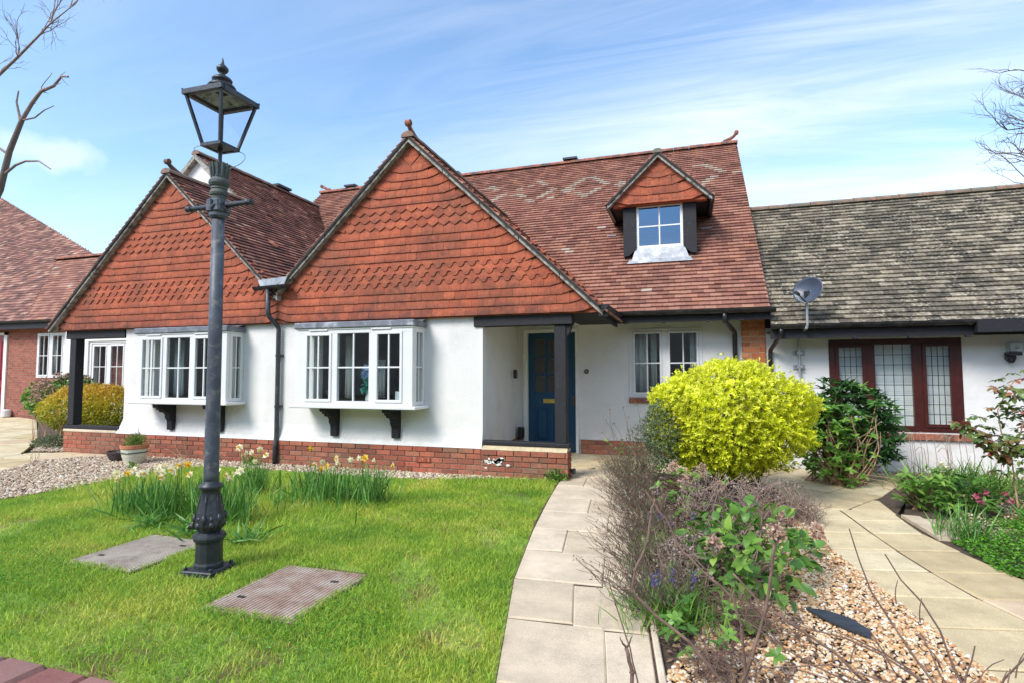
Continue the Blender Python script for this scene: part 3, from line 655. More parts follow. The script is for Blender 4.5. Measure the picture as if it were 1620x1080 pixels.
# tile hanging -------------------------------------------------------
def hung(mb, poly, y0, g, rows, x_off=0, tw=.165, verges=None, n=-1):
    z0 = min(p[1] for p in poly); z1 = max(p[1] for p in poly)
    widen = lambda v_: [(a_-(.05 if verges and verges[0] else 0), b_+(.05 if verges and verges[1] else 0)) for a_, b_ in v_]
    for k, kind in enumerate(rows):
        zb = z0+k*g
        iv = widen(intervals(poly, min(zb+g*.5, z1-.01)))
        if not iv: break
        tb = widen(intervals(poly, min(max(zb+.002, z0+.001), z1-.005))); tt = widen(intervals(poly, min(zb+g, z1-.004)))
        for q, (a, b) in enumerate(iv):
            A = tb[q] if q < len(tb) and len(tb) == len(iv) else (a, b); T = tt[q] if q < len(tt) and len(tt) == len(iv) else (a, b)
            def dz(x):
                d = 0
                if verges:
                    for (sgn, edge) in ((1, a), (-1, b)):
                        if (sgn == 1 and verges[0]) or (sgn == -1 and verges[1]):
                            t = .24-sgn*(x-edge)
                            if t > 0: d += t*.34
                return d
            w_ = tw*random.uniform(.99, 1.01)
            x = math.floor((a-.4-x_off)/tw)*tw+x_off+(tw/2 if k % 2 else 0)
            while x < b:
                l, r = x+.0015, x+tw-.0015
                inside = l > a+.10 and r < b-.10
                kd = kind if inside else 0
                l0, r0 = max(l, A[0]), min(r, A[1]); l1, r1 = max(l, T[0]), min(r, T[1])
                if (r0 <= l0+.004 and r1 <= l1+.004): x += tw; continue
                if r0 < l0: l0 = r0 = (l0+r0)/2
                if r1 < l1: l1 = r1 = (l1+r1)/2
                j = random.uniform(-.0015, .0015); ot = .030+random.uniform(0, .004)
                if kd == 0: prof = [(l0, j+dz(l0)), ((l0+r0)/2, j-.001+dz((l0+r0)/2)), (r0, j+dz(r0))]
                elif kd == 1:
                    c = (l+r)/2; R = tw*.30
                    prof = [(l, .047), (c-R-.012, .047)]+[(c+R*math.cos(an), .030+R*.95*math.sin(an)) for an in np.linspace(PI, 2*PI, 9)]+[(c+R+.012, .047), (r, .047)]
                else:
                    c = (l+r)/2; prof = [(l, .050), (c-.014, .002), (c+.014, .002), (r, .050)]
                H = g*1.7 if zb+g*1.7 < z1-.02 else g
                tz = g*1.02 if not inside else H
                if not inside: top = [(r1, tz+dz(r1)), (l1, tz+dz(l1))]
                else: top = [(r, tz), (l, tz)]
                pts = prof+top; out_ = lambda v_: ot-(ot-.003)*max(0, v_)/(g*2) if inside else ot-(ot-.006)*max(0, v_)/(g*1.6)
                V = [(px_, y0+n*out_(vz), zb+vz) for px_, vz in pts]; m_ = len(pts); np_ = len(prof)
                B = [(px_, y0+.004, zb+vz) for px_, vz in prof]
                F = [tuple(range(m_))]+[(i, m_+i, m_+i+1, i+1) for i in range(np_-1)]+[(0, m_-1, m_), (np_-1, m_+np_-1, np_)]
                mb.add(V+B, F)
                x += tw
    return mb

# bricks -------------------------------------------------------------
def bricks(mb, x0, x1, z0, n, y, h=.072, L_=.225, dep=.09, ax=None, proj=None, dirx=1):
    """courses of bricks along x (faces towards -y); ax='x' swaps so the wall runs along y facing +x"""
    for k in range(n):
        x = x0-(L_/2 if k % 2 else 0)
        while x < x1-.01:
            a, b = max(x0, x+.005), min(x1, x+L_-.005)
            if b-a > .02:
                j = random.uniform(-.002, .002)-(proj[k] if proj else 0); e = random.uniform(-.0015, .0015)
                if ax == 'x': mb.box(y-dep, y-j, a, b, z0+k*h+.005+e, z0+(k+1)*h-.005+e, bev=.004)
                else: mb.box(a, b, y+j, y+dep, z0+k*h+.005+e, z0+(k+1)*h-.005+e, bev=.004)
            x += L_
    return mb

# windows ------------------------------------------------------------
def window(parent, T, w, h, lights, mat=M_UPVC, bars=True, glass=None, name='window', t=.05, leaded=None, sasht=.038, dep=.06):
    """T places local coords (x right, y into the wall, z up). lights: list of (x0, x1, opening)"""
    glass = glass or M_GLASS
    f = MB(); f.X = T
    f.box(0, w, 0, dep, 0, t, bev=.004); f.box(0, w, 0, dep, h-t, h, bev=.004)
    xs = [0]+[e for l in lights for e in (l[0], l[1])]+[w]
    for i in range(0, len(xs), 2): 
        if xs[i+1]-xs[i] > .005: f.box(xs[i], xs[i+1], .001, dep-.001, t-.003, h-t+.003, bev=.004)
    fo = f.build(name, mat, parent)
    for (a, b, op) in lights:
        if op:
            s = MB(); s.X = T; o = .012; y0, y1 = -.014, .03
            s.box(a-o, b+o, y0, y1, t-o, t-o+sasht, bev=.004); s.box(a-o, b+o, y0, y1, h-t+o-sasht, h-t+o, bev=.004)
            s.box(a-o, a-o+sasht, y0+.001, y1-.001, t-o+sasht-.003, h-t+o-sasht+.003, bev=.004); s.box(b+o-sasht, b+o, y0+.001, y1-.001, t-o+sasht-.003, h-t+o-sasht+.003, bev=.004)
            s.build('sash', mat, fo); ga, gb, gz0, gz1 = a-o+sasht, b+o-sasht, t-o+sasht, h-t+o-sasht; gy = .006
        else: ga, gb, gz0, gz1 = a, b, t, h-t; gy = .022
        g = MB(); g.X = T; g.add([(ga-.004, gy, gz0-.004), (gb+.004, gy, gz0-.004), (gb+.004, gy, gz1+.004), (ga-.004, gy, gz1+.004)], [(0,1,2,3)]); g.build('pane', glass, fo)
        if bars:
            k = MB(); k.X = T; c = (ga+gb)/2; zc_ = (gz0+gz1)/2; bw = .010
            k.box(c-bw, c+bw, gy-.010, gy+.012, gz0-.003, gz1+.003); k.box(ga-.003, gb+.003, gy-.009, gy+.011, zc_-bw, zc_+bw); k.build('glazing_bars', mat, fo)
        if leaded:
            k = MB(); k.X = T
            nx, nz_ = leaded if (gb-ga) < .47 else (4, leaded[1])
            for i in range(1, nx): x = ga+(gb-ga)*i/nx; k.box(x-.0035, x+.0035, gy-.005, gy+.003, gz0, gz1)
            for i in range(1, nz_): z = gz0+(gz1-gz0)*i/nz_; k.box(ga, gb, gy-.0045, gy+.0025, z-.0035, z+.0035)
            k.build('leading', M_GUT, fo)
    return fo
def TR(x, y, z, rz=0): return Matrix.Translation((x, y, z)) @ Matrix.Rotation(rz, 4, 'Z')

def wall_holes(mb, x0, x1, z0, z1, holes, y0, y1):
    xs = sorted({x0, x1, *[v for h in holes for v in h[:2]]}); zs = sorted({z0, z1, *[v for h in holes for v in h[2:]]})
    for i in range(len(xs)-1):
        for j in range(len(zs)-1):
            cx_, cz_ = (xs[i]+xs[i+1])/2, (zs[j]+zs[j+1])/2
            if any(h[0] < cx_ < h[1] and h[2] < cz_ < h[3] for h in holes): continue
            a, b, c, d_ = xs[i], xs[i+1], zs[j], zs[j+1]
            mb.box(a, b, y0, y1, c, d_, .5)
    return mb
def room(parent, x0, x1, y0, y1, z0, z1, mat=M_ROOM, front=False):
    m = MB(); t = .05
    m.box(x0-t, x0, y0, y1, z0, z1); m.box(x1, x1+t, y0, y1, z0, z1); m.box(x0-t, x1+t, y1, y1+t, z0, z1); m.box(x0-t, x1+t, y0, y1, z0-t, z0); m.box(x0-t, x1+t, y0, y1, z1, z1+t)
    return m.build('room', mat, parent)
def curtain(x0, x1, z0, z1, y, label, mat=M_CURT, waves=6, amp=.022, side=None):
    m = MB(); n = waves*8; V = []; F = []
    for i in range(n+1):
        x = x0+(x1-x0)*i/n; o = amp*math.sin(2*PI*waves*i/n)*random.uniform(.85, 1.1)
        if side is None: V += [(x, y+o, z0), (x+.004*math.sin(i), y+o*.6, z1)]
        else: V += [(side+o, x, z0), (side+o*.6, x, z1)]
    for i in range(n): F.append((2*i, 2*i+2, 2*i+3, 2*i+1))
    m.add(V, F); o = m.build('curtain', mat, smooth=True)
    s = o.modifiers.new('s', 'SOLIDIFY'); s.thickness = .003
    return tag(o, label, 'curtain', 'curtains hanging inside the windows')

A = 6.82; B = 8.75; TY = 6.755
UX = (1,0,0); VM = (0, C_, S_)
# ================================================================== LEFT COTTAGE (gabled, left of the downpipe)
XS = -5.862
lc = thing('cottage', (-7.5, A, 0), 'white cottage under the left red tile-hung gable, behind the street lamp', 'cottage')
m = MB(); wall_holes(m, -9.05, XS, .60, 2.14, [(-8.28, -6.64, .95, 1.95)], A, A+.12)
def skirt(m, x0, x1, flareL=0):
    pr = [(A, .60), (A-.012, .50), (A-.03, .42), (A-.055, .36), (A+.12, .36), (A+.12, .60)]
    V = [(x0-(flareL*(.6-z)/.24 if flareL else 0), y, z) for y, z in pr]+[(x1, y, z) for y, z in pr]
    n_ = len(pr); m.add(V, [tuple(range(n_))[::-1], tuple(range(n_, 2*n_))]+[(i, (i+1) % n_, n_+(i+1) % n_, n_+i) for i in range(n_)], .5)
skirt(m, -9.05, XS, .1)
m.box(-9.05, -8.95, A+.12, 9.6, .1, 2.14, .5)
m.build('wall', M_WALL, lc)
m = MB(); bricks(m, -9.16, XS, 0, 5, A-.045, proj=[0,0,0,.003,.006]); bricks(m, -10.42, -9.17, 0, 5, A-.03, h=.07); m.build('brick_plinth', M_BRICK, lc)
m = MB(); m.box(-9.15, XS, A-.036, A+.1, -.02, .352); m.box(-10.415, -9.16, A-.022, A+.13, -.02, .35); m.build('mortar', M_MORT, lc)
m = MB(); m.box(-10.43, -9.16, A-.04, A+.15, .352, .40, bev=.01); m.build('wall_capping', M_SLAB, lc)
m = MB(); m.box(-10.42, -9.10, A-.03, A+.10, .402, .465, bev=.006); m.build('porch_cill', M_TIMB, lc)
m = MB(); m.box(-10.385, -10.235, A-.005, A+.145, .467, 1.96, bev=.006); m.build('porch_post', M_TIMB, lc)
m = MB(); m.box(-10.47, -9.06, A-.02, A+.13, 1.955, 2.10, bev=.006); m.build('porch_beam', M_TIMB, lc)
room(lc, -8.85, XS-.06, A+.121, 9.4, .12, 2.3)
# gable tile hanging
APX1 = (-8.07, 4.56)
rows = [0]*4+[1]*3+[0]*4+[2]*3+[0]*5
polyL = [(-10.58, 2.105), (XS, 2.105), (XS, 4.56-TN*2.208), (-8.07, 4.53), (-10.58, 2.18)]
m = MB(); hung(m, polyL, TY, .1135, rows, verges=(True, True)); 
def apex_tile(m, xa, za, y, s=.20):
    m.add([(xa, y-.026, za-.30), (xa+s*.72, y-.022, za-.155), (xa, y-.012, za+.0), (xa-s*.72, y-.022, za-.155)], [(0,1,2,3)], .45)
    m.prism([(xa, y-.026, za-.30), (xa+.14, y-.023, za-.15), (xa+.12, y-.01, za-.14), (xa, y-.01, za-.28), (xa-.12, y-.01, za-.14), (xa-.14, y-.023, za-.15)], (0, .02, 0), .2)
    # two cut tiles flanking the diamond
    for sg in (-1, 1):
        m.add([(xa+sg*.015, y-.020, za-.325), (xa+sg*.30, y-.020, za-.29), (xa+sg*.16, y-.012, za-.145)], [(0,1,2) if sg > 0 else (0,2,1)], .7)
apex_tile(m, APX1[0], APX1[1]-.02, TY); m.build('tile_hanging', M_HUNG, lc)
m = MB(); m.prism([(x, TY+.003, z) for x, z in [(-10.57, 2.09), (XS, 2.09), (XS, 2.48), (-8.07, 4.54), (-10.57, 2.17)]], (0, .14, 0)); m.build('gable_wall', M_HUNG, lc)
m = MB(); verge(m, (-8.07, 4.625), (-10.72, 4.625-TN*2.65), TY-.10, TY+.03, .074); verge(m, (-8.07, 4.625), (-5.80, 4.625-TN*2.27), TY-.10, TY+.03, .074)
m.build('verge', M_VERGE, lc)
Zp = 4.64
rp = roof('roof', M_ROOFD, lc, (-5.75, TY-.12, Zp-TN*2.32), (0,1,0), (-C_,0,S_), [(0,.1),(2.02,.1),(5.34,4.69),(1.60,4.69),(1.60,3.19),(0,3.19)])
roof('roof', M_ROOFD, lc, (-10.72, TY-.12, Zp-TN*2.65), (0,-1,0), (C_,0,S_), [(-1.6,0),(0,0),(0,3.62),(-1.6,3.62)])
roof('roof', M_ROOFD, lc, (-12.0, 8.2, 5.67-TN*2.85), (0,-1,0), (C_,0,S_), [(-3.7,0),(0,0),(0,3.9),(-3.7,3.9)])
m = MB(); ridge(m, (-8.07, TY-.13, Zp-.01), (-8.07, 8.35, Zp-.01)); ridge(m, (-9.16, 8.15, 5.67), (-9.16, 11.95, 5.67)); m.build('ridge_tiles', M_RIDGEG, lc)
finial(lc, (-8.07, TY-.05, Zp+.02), (0,1,0), .15)
m = MB(); m.prism([(-9.16, 8.25, 5.62), (-11.9, 8.25, 5.62-TN*2.74), (-7.4, 8.25, 5.62-TN*1.76), ], (0, .1, 0)); m.build('rear_gable_wall', M_WALL, lc)
m = MB(); verge(m, (-9.16, 5.655), (-12.0, 5.655-TN*2.84), 8.14, 8.27, .10); verge(m, (-9.16, 5.655), (-8.0, 5.655-TN*1.16), 8.14, 8.27, .10); m.build('verge', M_VERGE, lc)
m = MB(); m.box(-9.23, -9.02, 10.3, 10.75, 5.72, 5.77); m.build('ridge_vent', M_GUT, lc)
m = MB(); m.tube([(-7.05, 7.80, 3.70), (-6.96, 7.84, 3.62), (-6.88, 7.88, 3.57)], [.03, .045, .03], 8); m.build('loose_tile', M_RIDGE, lc)
# valley lead, hopper gutter and downpipe
m = MB(); m.add([(-6.10, TY-.14, 2.73), (XS, TY-.16, 2.60), (-5.62, TY-.14, 2.76), (-5.70, TY+.9, 2.80), (XS, TY+.9, 2.66), (-6.02, TY+.9, 2.80)], [(0,1,4,5), (1,2,3,4)])
m.prism([(-6.13, TY-.145, 2.74), (-5.60, TY-.145, 2.77), (-5.68, TY-.145, 2.60), (-6.06, TY-.145, 2.58)], (0, .02, 0)); m.build('valley_lead', M_LEADB, lc)
def gutter(parent, p0, p1, r=.058, name='gutter', joints=()):
    p0, p1 = Vector(p0), Vector(p1); t = (p1-p0).normalized(); s = t.cross(Vector((0,0,1))).normalized(); m = MB()
    for (q0, q1, rr_) in [(p0, p1, r)]+[(p0+t*j, p0+t*(j+.05), r+.006) for j in joints]:
        V = []; F = []
        K = 10
        for c in (q0, q1):
            for rad in (rr_, rr_-.005):
                for k in range(K+1):
                    an = PI+PI*k/K; V.append(c+s*math.cos(an)*rad+Vector((0,0,1))*math.sin(an)*rad)
        a = K+1
        for k in range(K): F += [(k, k+1, 2*a+k+1, 2*a+k), (a+k+1, a+k, 3*a+k, 3*a+k+1)]
        F += [(0, a, 3*a, 2*a), (K, 2*a+K, 3*a+K, a+K)]
        F += [tuple(range(a))[::-1]] + [tuple(range(2*a, 3*a))]
        m.add(V, F)
    return m.build(name, M_GUT, parent, smooth=False)
gutter(lc, (-6.17, TY-.16, 2.63), (-5.56, TY-.16, 2.645), .055)
def pipe(parent, pts, r, clips=(), mat=M_GUT, name='downpipe'):
    m = MB(); P = [Vector(p) for p in pts]
    # round the bends a little
    Q = [P[0]]
    for i in range(1, len(P)-1):
        a, b, c = P[i-1], P[i], P[i+1]; d = min(.045, (a-b).length*.4, (c-b).length*.4)
        p_, q_ = b+(a-b).normalized()*d, b+(c-b).normalized()*d
        for t in (0, .33, .67, 1): Q.append(p_*(1-t)**2+b*2*t*(1-t)+q_*t*t)
    Q.append(P[-1]); m.tube(Q, r, 14)
    o = m.build(name, mat, parent, smooth=True)
    if clips:
        m = MB()
        for (x, y, z) in clips: m.tube([(x, y, z-.016), (x, y, z+.016)], r+.007, 14); m.box(x-.055, x+.055, y+r*.4, y+r+.03, z-.014, z+.014)
        m.build('pipe_clip', mat, o)
    return o
pipe(lc, [(-5.93, TY-.16, 2.60), (-5.93, TY-.14, 2.20), (-5.86, A-.06, 2.03), (-5.86, A-.06, .40), (-5.86, A-.085, .30), (-5.86, A-.085, .0)], .034, [(-5.86, A-.06, 1.62), (-5.86, A-.06, .86)], M_PIPE)

def bay(parent, x0, x1, yb, bz0, bz1, lights, brk, dark_side=True):
    """box bay window projecting to yb from the wall plane A"""
    w = x1-x0; h = bz1-bz0; T = TR(x0, yb, bz0)
    window(parent, T, w, h, lights, name='bay_window', t=.055)
    side = A-yb-.002
    window(parent, TR(x1+.002, yb+.061, bz0, PI/2), side-.06, h, [(.055, side-.06-.06, False)], name='side_window', t=.055, dep=.05)
    window(parent, TR(x0-.002, A-.003, bz0, -PI/2), side-.06, h, [(.06, side-.06-.055, False)], name='side_window', t=.055, dep=.05)
    m = MB(); m.box(x0-.09, x1+.075, yb-.06, A+.0, bz0-.045, bz0-.001, bev=.008); m.build('window_sill', M_UPVC, parent)
    m = MB()
    m.box(x0-.045, x1+.035, yb-.035, A-.001, bz1+.018, bz1+.105, bev=.012); m.build('bay_roof', M_LEAD, parent)
    m = MB(); m.box(x0-.02, x1+.01, yb-.012, A-.001, bz1+.001, bz1+.017); m.build('bay_soffit', M_PAINTW, parent)
    m = MB(); m.prism([(x0-.05, A-.15, bz1+.107), (x1+.04, A-.15, bz1+.107), (x1+.04, A-.002, bz1+.15), (x0-.05, A-.002, bz1+.15)], (0, 0, -.004)); m.build('bay_flashing', M_LEAD, parent)
    m = MB(); m.box(x0+.2, x0+.5, yb-.02, yb+.0, bz1-.012, bz1+.002); m.box(x1-.62, x1-.32, yb-.02, yb+.0, bz1-.012, bz1+.002); m.build('trickle_vent', M_UPVC, parent)
    for bx in brk:
        m = MB()
        pr = [(A-.001, .455), (A-.075, .455), (A-.08, .60), (A-.115, .65), (A-.12, .70), (A-.155, .735), (A-.22, .745), (A-.225, .775), (A-.27, .785), (A-.275, .808), (A-.33, .822), (A-.335, bz0-.047), (A-.001, bz0-.047)]
        m.prism([(bx, y, z) for y, z in pr], (.11, 0, 0)); m.build('bracket', M_TIMB, parent, bevel=.006)
bay(lc, -8.36, -6.56, 6.485, .925, 1.955, [(.10, .53, True), (.62, 1.08, False), (1.18, 1.56, True)], [-8.0, -7.0])
curtain(-8.2, -7.98, .98, 1.9, A+.2, 'pale blue curtain at the left edge of the left bay window', M_CURTB, 3)
curtain(-7.38, -7.08, .98, 1.9, A+.25, 'grey curtain in the middle of the left bay window', M_CURT, 4)
curtain(A-.22, A-.04, .98, 1.9, 0, 'pale curtain behind the side pane of the left bay window', M_CURT, 2, .012, side=-6.66)

# ================================================================== MAIN COTTAGE
mc = thing('cottage', (-3.0, A, 0), 'white cottage with the blue front door, central tile-hung gable and dormer', 'cottage')
m = MB(); wall_holes(m, XS+.004, -2.60, .60, 2.14, [(-5.20, -3.53, .95, 1.95)], A, A+.12); skirt(m, XS+.004, -2.60)
m.add([(-2.60, A+.001, .36), (-2.60, A+.001, 2.14), (-2.72, B, 2.14), (-2.72, B, .06), (-2.60, A+.1, .06), (-2.8, A+.12, .06), (-2.8, A+.12, 2.14), (-2.8, B, 2.14), (-2.8, B, .06)], [(0,1,2,3,4)[::-1], (1,6,7,2)], .5)
HW = [(-.875, .20, .965, 2.02), (-2.56, -1.71, .0, 2.02)]
wall_holes(m, -2.80, 1.03, .06, 2.28, HW, B, B+.12)
m.build('wall', M_WALL, mc)
m = MB(); bricks(m, XS+.004, -2.61, 0, 5, A-.045, proj=[0,0,0,.003,.006]); bricks(m, -2.605, -1.45, 0, 5, A-.05, h=.070, proj=[0,0,0,.006,.012]); bricks(m, A-.04, A+.16, 0, 5, -1.447, h=.07, ax='x')
bricks(m, -1.66, 1.03, .065, 3, B-.03, h=.074); bricks(m, B-.4, B-.02, .07, 3, -2.685, ax='x', h=.074)
m.build('brick_plinth', M_BRICK, mc)
m = MB(); m.box(XS+.004, -2.61, A-.036, A+.1, -.02, .352); m.box(-2.61, -1.455, A-.04, A+.15, -.02, .35); m.box(-1.655, 1.02, B-.022, B+.02, -.02, .285); m.build('mortar', M_MORT, mc)
m = MB(); m.prism([(-2.60, A-.055, .352), (-2.60, A-.05, .362), (-2.60, A+.0, .405), (-2.60, A+.17, .405), (-2.60, A+.17, .352)], (1.14, 0, 0)); m.build('wall_capping', m_plain('sandstone_cap', (.50,.41,.26), .9, .2, 14, bmp=.4, bscale=50), mc)
m = MB(); m.box(-2.66, -1.43, A-.02, A+.13, .407, .462, bev=.01); m.build('porch_cill', M_TIMB, mc)
m = MB(); m.box(-1.625, -1.475, A-.0, A+.14, .463, 1.95, bev=.006)
m.prism([(-1.475, A+.02, 1.95), (-1.40, A+.02, 1.95), (-1.43, A+.02, 1.86), (-1.475, A+.02, 1.80)], (0, .09, 0)); m.build('porch_post', M_TIMB, mc)
m = MB(); m.box(-2.72, -1.385, A-.03, A+.13, 1.955, 2.10, bev=.006); m.build('porch_beam', M_TIMB, mc)
m = MB(); m.box(-2.66, -1.10, A+.1, B-.001, 2.105, 2.125); m.build('porch_ceiling', M_PAINTW, mc)
room(mc, XS+.1, -2.87, A+.121, 10.2, .12, 2.3)
room(mc, -2.70, .98, B+.30, 11.2, .12, 2.3)
m = MB(); m.box(-3.55, -3.33, A-.062, A-.04, .15, .21)
for i in range(5): m.box(-3.54+.043*i, -3.515+.043*i, A-.066, A-.06, .158, .202)
m.build('air_brick', M_BRICK, mc)
m = MB()
for i in range(26):
    cx_, cz_ = -2.40+RNG.normal(0, .07), .20+RNG.normal(0, .035); r = RNG.uniform(.006, .026)
    m.prism([(cx_+r*RNG.uniform(.6, 1.5)*math.cos(a)*1.5, A-.0575, cz_+r*RNG.uniform(.6, 1.3)*math.sin(a)) for a in np.linspace(0, 2*PI, 8)[:-1]], (0, .002, 0))
m.build('paint_splash', M_PAINTW, mc)
# front tile hanging (central gable)
polyR = [(XS+.003, 2.105), (-1.0, 2.105), (-1.02, 2.12), (-3.65, 4.53), (XS+.003, 4.56-TN*2.215)]
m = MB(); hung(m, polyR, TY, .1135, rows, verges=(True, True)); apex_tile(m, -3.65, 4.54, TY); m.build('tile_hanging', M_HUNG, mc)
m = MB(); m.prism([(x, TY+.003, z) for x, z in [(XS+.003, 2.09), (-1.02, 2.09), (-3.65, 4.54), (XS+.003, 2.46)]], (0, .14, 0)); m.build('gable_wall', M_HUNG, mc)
m = MB(); verge(m, (-3.65, 4.625), (-5.90, 4.625-TN*2.25), TY-.10, TY+.03, .074); verge(m, (-3.65, 4.625), (-.97, 4.625-TN*2.68), TY-.10, TY+.03, .074); m.build('verge', M_VERGE, mc)
dia = lambda x, y: abs(((x-XD) % 1.15)-.575)/.575+abs(y-4.42)/.40
XD = -3.15-.575+9.5
def pick_main(a, b):
    r = random.random()
    d = abs(((a-XD) % 1.15)-.575)/.575+abs(b-4.45)/.62
    if a > 5.0 and .64 < d < 1.0 and random.random() < .72: return random.uniform(.965, 1.0)
    if r < .995: return random.uniform(0, .93)
    return 1.0
roof('roof', M_ROOF, mc, (-9.5, 8.26, 2.245), UX, VM, [(3.55,0),(10.59,0),(10.59,5.86),(0,5.86),(0,5.2),(3.55,.1)], pick=pick_main)
roof('roof', M_ROOFD, mc, (-.95, TY-.12, Zp-TN*2.70), (0,1,0), (-C_,0,S_), [(0,0),(1.6,0),(4.25,3.7),(0,3.7)])
roof('roof', M_ROOFD, mc, (-5.90, TY-.12, Zp-TN*2.25), (0,-1,0), (C_,0,S_), [(0,0),(0,3.08),(-4.25,3.08),(-2.0,0)])
m = MB(); ridge(m, (-3.65, TY-.13, Zp-.01), (-3.65, 10.9, Zp-.01)); m.build('ridge_tiles', M_RIDGEG, mc)
m = MB(); ridge(m, (-9.52, 12.51, 6.27), (1.11, 12.51, 6.27)); m.build('ridge_tiles', M_RIDGE, mc)
finial(mc, (-3.65, TY-.05, Zp+.02), (0,1,0), .16); finial(mc, (1.05, 12.51, 6.33), (-1,0,0), .17); finial(mc, (-9.45, 12.51, 6.33), (1,0,0), .12)
# rear slope and end wall close the building
m = MB(); m.prism([(-9.5, 12.6, 6.18), (1.05, 12.6, 6.18), (1.05, 16.2, 2.6), (-9.5, 16.2, 2.6)], (0, 0, -.08)); m.build('rear_roof', M_DECK, mc)
m = MB(); m.prism([(1.03, B, .0), (1.03, B, 2.5), (1.03, 12.51, 6.1), (1.03, 16, 2.7), (1.03, 16, 0)], (-.1, 0, 0)); m.prism([(-9.4, 12.0, 5.6), (-9.4, 12.51, 6.1), (-9.4, 16, 2.7), (-9.4, 16, 0), (-9.4, 12, 0)], (.1, 0, 0)); m.build('end_wall', M_BWALL, mc)
for x in (-5.55, -8.55, -2.55):
    m = MB(); m.box(x-.17, x+.17, 12.40, 12.62, 6.34, 6.385); m.build('ridge_vent', M_GUT, mc)
# brick pier at the end of the front wall
m = MB(); bricks(m, .76, 1.075, 0, 30, B-.06, h=.0745, dep=.15); bricks(m, B-.06, B+.1, 0, 30, 1.076, h=.0745, ax='x'); po = m.build('brick_pier', M_BRICKO, mc)
m = MB(); m.box(.765, 1.068, B-.052, B+.1, 0, 2.235); m.build('mortar', M_MORTY, po)
# eaves of the main roof
m = MB(); m.box(-1.0, 1.10, 8.30, 8.33, 2.075, 2.235); m.box(-1.0, 1.10, 8.33, B-.001, 2.20, 2.225)
for x in (-.9, -.35, .25, .7): m.box(x, x+.05, 8.20, 8.30, 2.06, 2.075)
m.build('fascia', M_TIMB, mc)
gutter(mc, (-.96, 8.24, 2.235), (1.16, 8.24, 2.225), .058, joints=(.55, 1.2, 1.75))
gutter(mc, (-.965, TY-.12, 2.165), (-.965, 8.24, 2.19), .058, joints=(.02, .9))
m = MB(); m.box(-1.03, -1.00, TY-.0, 8.30, 2.02, 2.13); m.box(-1.03, -.93, TY-.08, TY+.02, 2.03, 2.10); m.box(-1.6, -1.03, TY+.05, 8.5, 2.085, 2.10)
m.build('fascia', M_TIMB, mc)
pipe(mc, [(.50, 8.25, 2.19), (.50, 8.26, 2.06), (.66, B-.09, 1.93), (.66, B-.06, 1.80), (.66, B-.06, .05)], .034, [(.66, B-.06, 1.2)])
# bay of the central gable
bay(mc, -5.265, -3.45, 6.46, .915, 1.945, [(.14, .555, True), (.655, 1.155, False), (1.265, 1.655, True)], [-4.91, -3.92])
curtain(-5.14, -5.0, .98, 1.9, A+.18, 'pale blue curtain at the left edge of the central bay window', M_CURTB, 2)
curtain(-4.86, -4.70, .98, 1.9, A+.2, 'pale grey curtain in the left casement of the central bay window', M_CURT, 2)
curtain(-4.42, -4.30, .98, 1.55, A+.4, 'narrow dark-edged curtain behind the middle pane of the central bay window', M_CURT, 2)
curtain(A-.24, A-.04, .98, 1.9, 0, 'pale curtain behind the side pane of the central bay window', M_CURT, 2, .012, side=-3.55)
# window right of the door
window(mc, TR(-.885, B-.012, .965), 1.095, 1.055, [(.075, .49, True), (.60, 1.03, True)], t=.055, sasht=.034)
m = MB(); bricks(m, -.89, .24, .875, 1, B-.045, h=.085, L_=.11, dep=.06); bo = m.build('brick_sill', M_BRICK, mc)
m = MB(); m.box(-.885, .235, B-.036, B+.0, .878, .956); m.build('mortar', M_MORT, bo)
m = MB(); m.box(-.50, -.23, B-.028, B-.006, 2.00, 2.018); m.build('trickle_vent', M_UPVC, mc)
curtain(-.80, -.62, 1.02, 1.98, B+.22, 'white curtain at the left of the window beside the front door', M_CURT, 2)
curtain(-.56, -.47, 1.02, 1.98, B+.22, 'thin white curtain gathered in the left casement beside the front door', M_CURT, 2)
curtain(.03, .17, 1.02, 1.98, B+.22, 'white curtain at the right of the window beside the front door', M_CURT, 2)
# front door
m = MB(); m.box(-2.60, -2.53, B-.05, B+.08, .065, 2.05, bev=.004); m.box(-1.73, -1.685, B-.05, B+.08, .065, 2.05, bev=.004); m.box(-2.53, -1.73, B-.05, B+.08, 1.995, 2.05, bev=.004); m.build('door_frame', M_PAINTW, mc)
D0, D1, DZ0, DZ1 = -2.525, -1.735, .085, 1.99
door = MB(); yd = B+.005
px0, px1, pz0, pz1 = -2.425, -1.845, 1.03, 1.90
door.box(D0, px0, yd, yd+.044, DZ0, DZ1, bev=.003); door.box(px1, D1, yd, yd+.044, DZ0, DZ1, bev=.003)
door.box(px0, px1, yd, yd+.044, pz1, DZ1); door.box(px0, px1, yd, yd+.044, .80, pz0); door.box(px0, px1, yd, yd+.044, DZ0, .22)
door.box(-2.165, -2.10, yd, yd+.044, .22, .80)
for a, b in ((px0, -2.165), (-2.10, px1)):
    door.box(a, b, yd+.018, yd+.036, .22, .80); door.box(a+.05, b-.05, yd+.004, yd+.019, .27, .75, bev=.012)
do = door.build('door', M_BLUE, mc)
m = MB(); cw = (px1-px0)/3; rh = (pz1-pz0)/3
for i in (1, 2): m.box(px0+cw*i-.013, px0+cw*i+.013, yd+.002, yd+.040, pz0, pz1); m.box(px0, px1, yd+.003, yd+.039, pz0+rh*i-.013, pz0+rh*i+.013)
m.build('glazing_bars', M_BLUE, do)
M_GLASSF = m_glass('frosted_door_glass', .10, (.30,.28,.25), .25)
m = MB(); m.add([(px0, yd+.02, pz0), (px1, yd+.02, pz0), (px1, yd+.02, pz1), (px0, yd+.02, pz1)], [(0,1,2,3)]); m.build('pane', M_GLASSF, do)
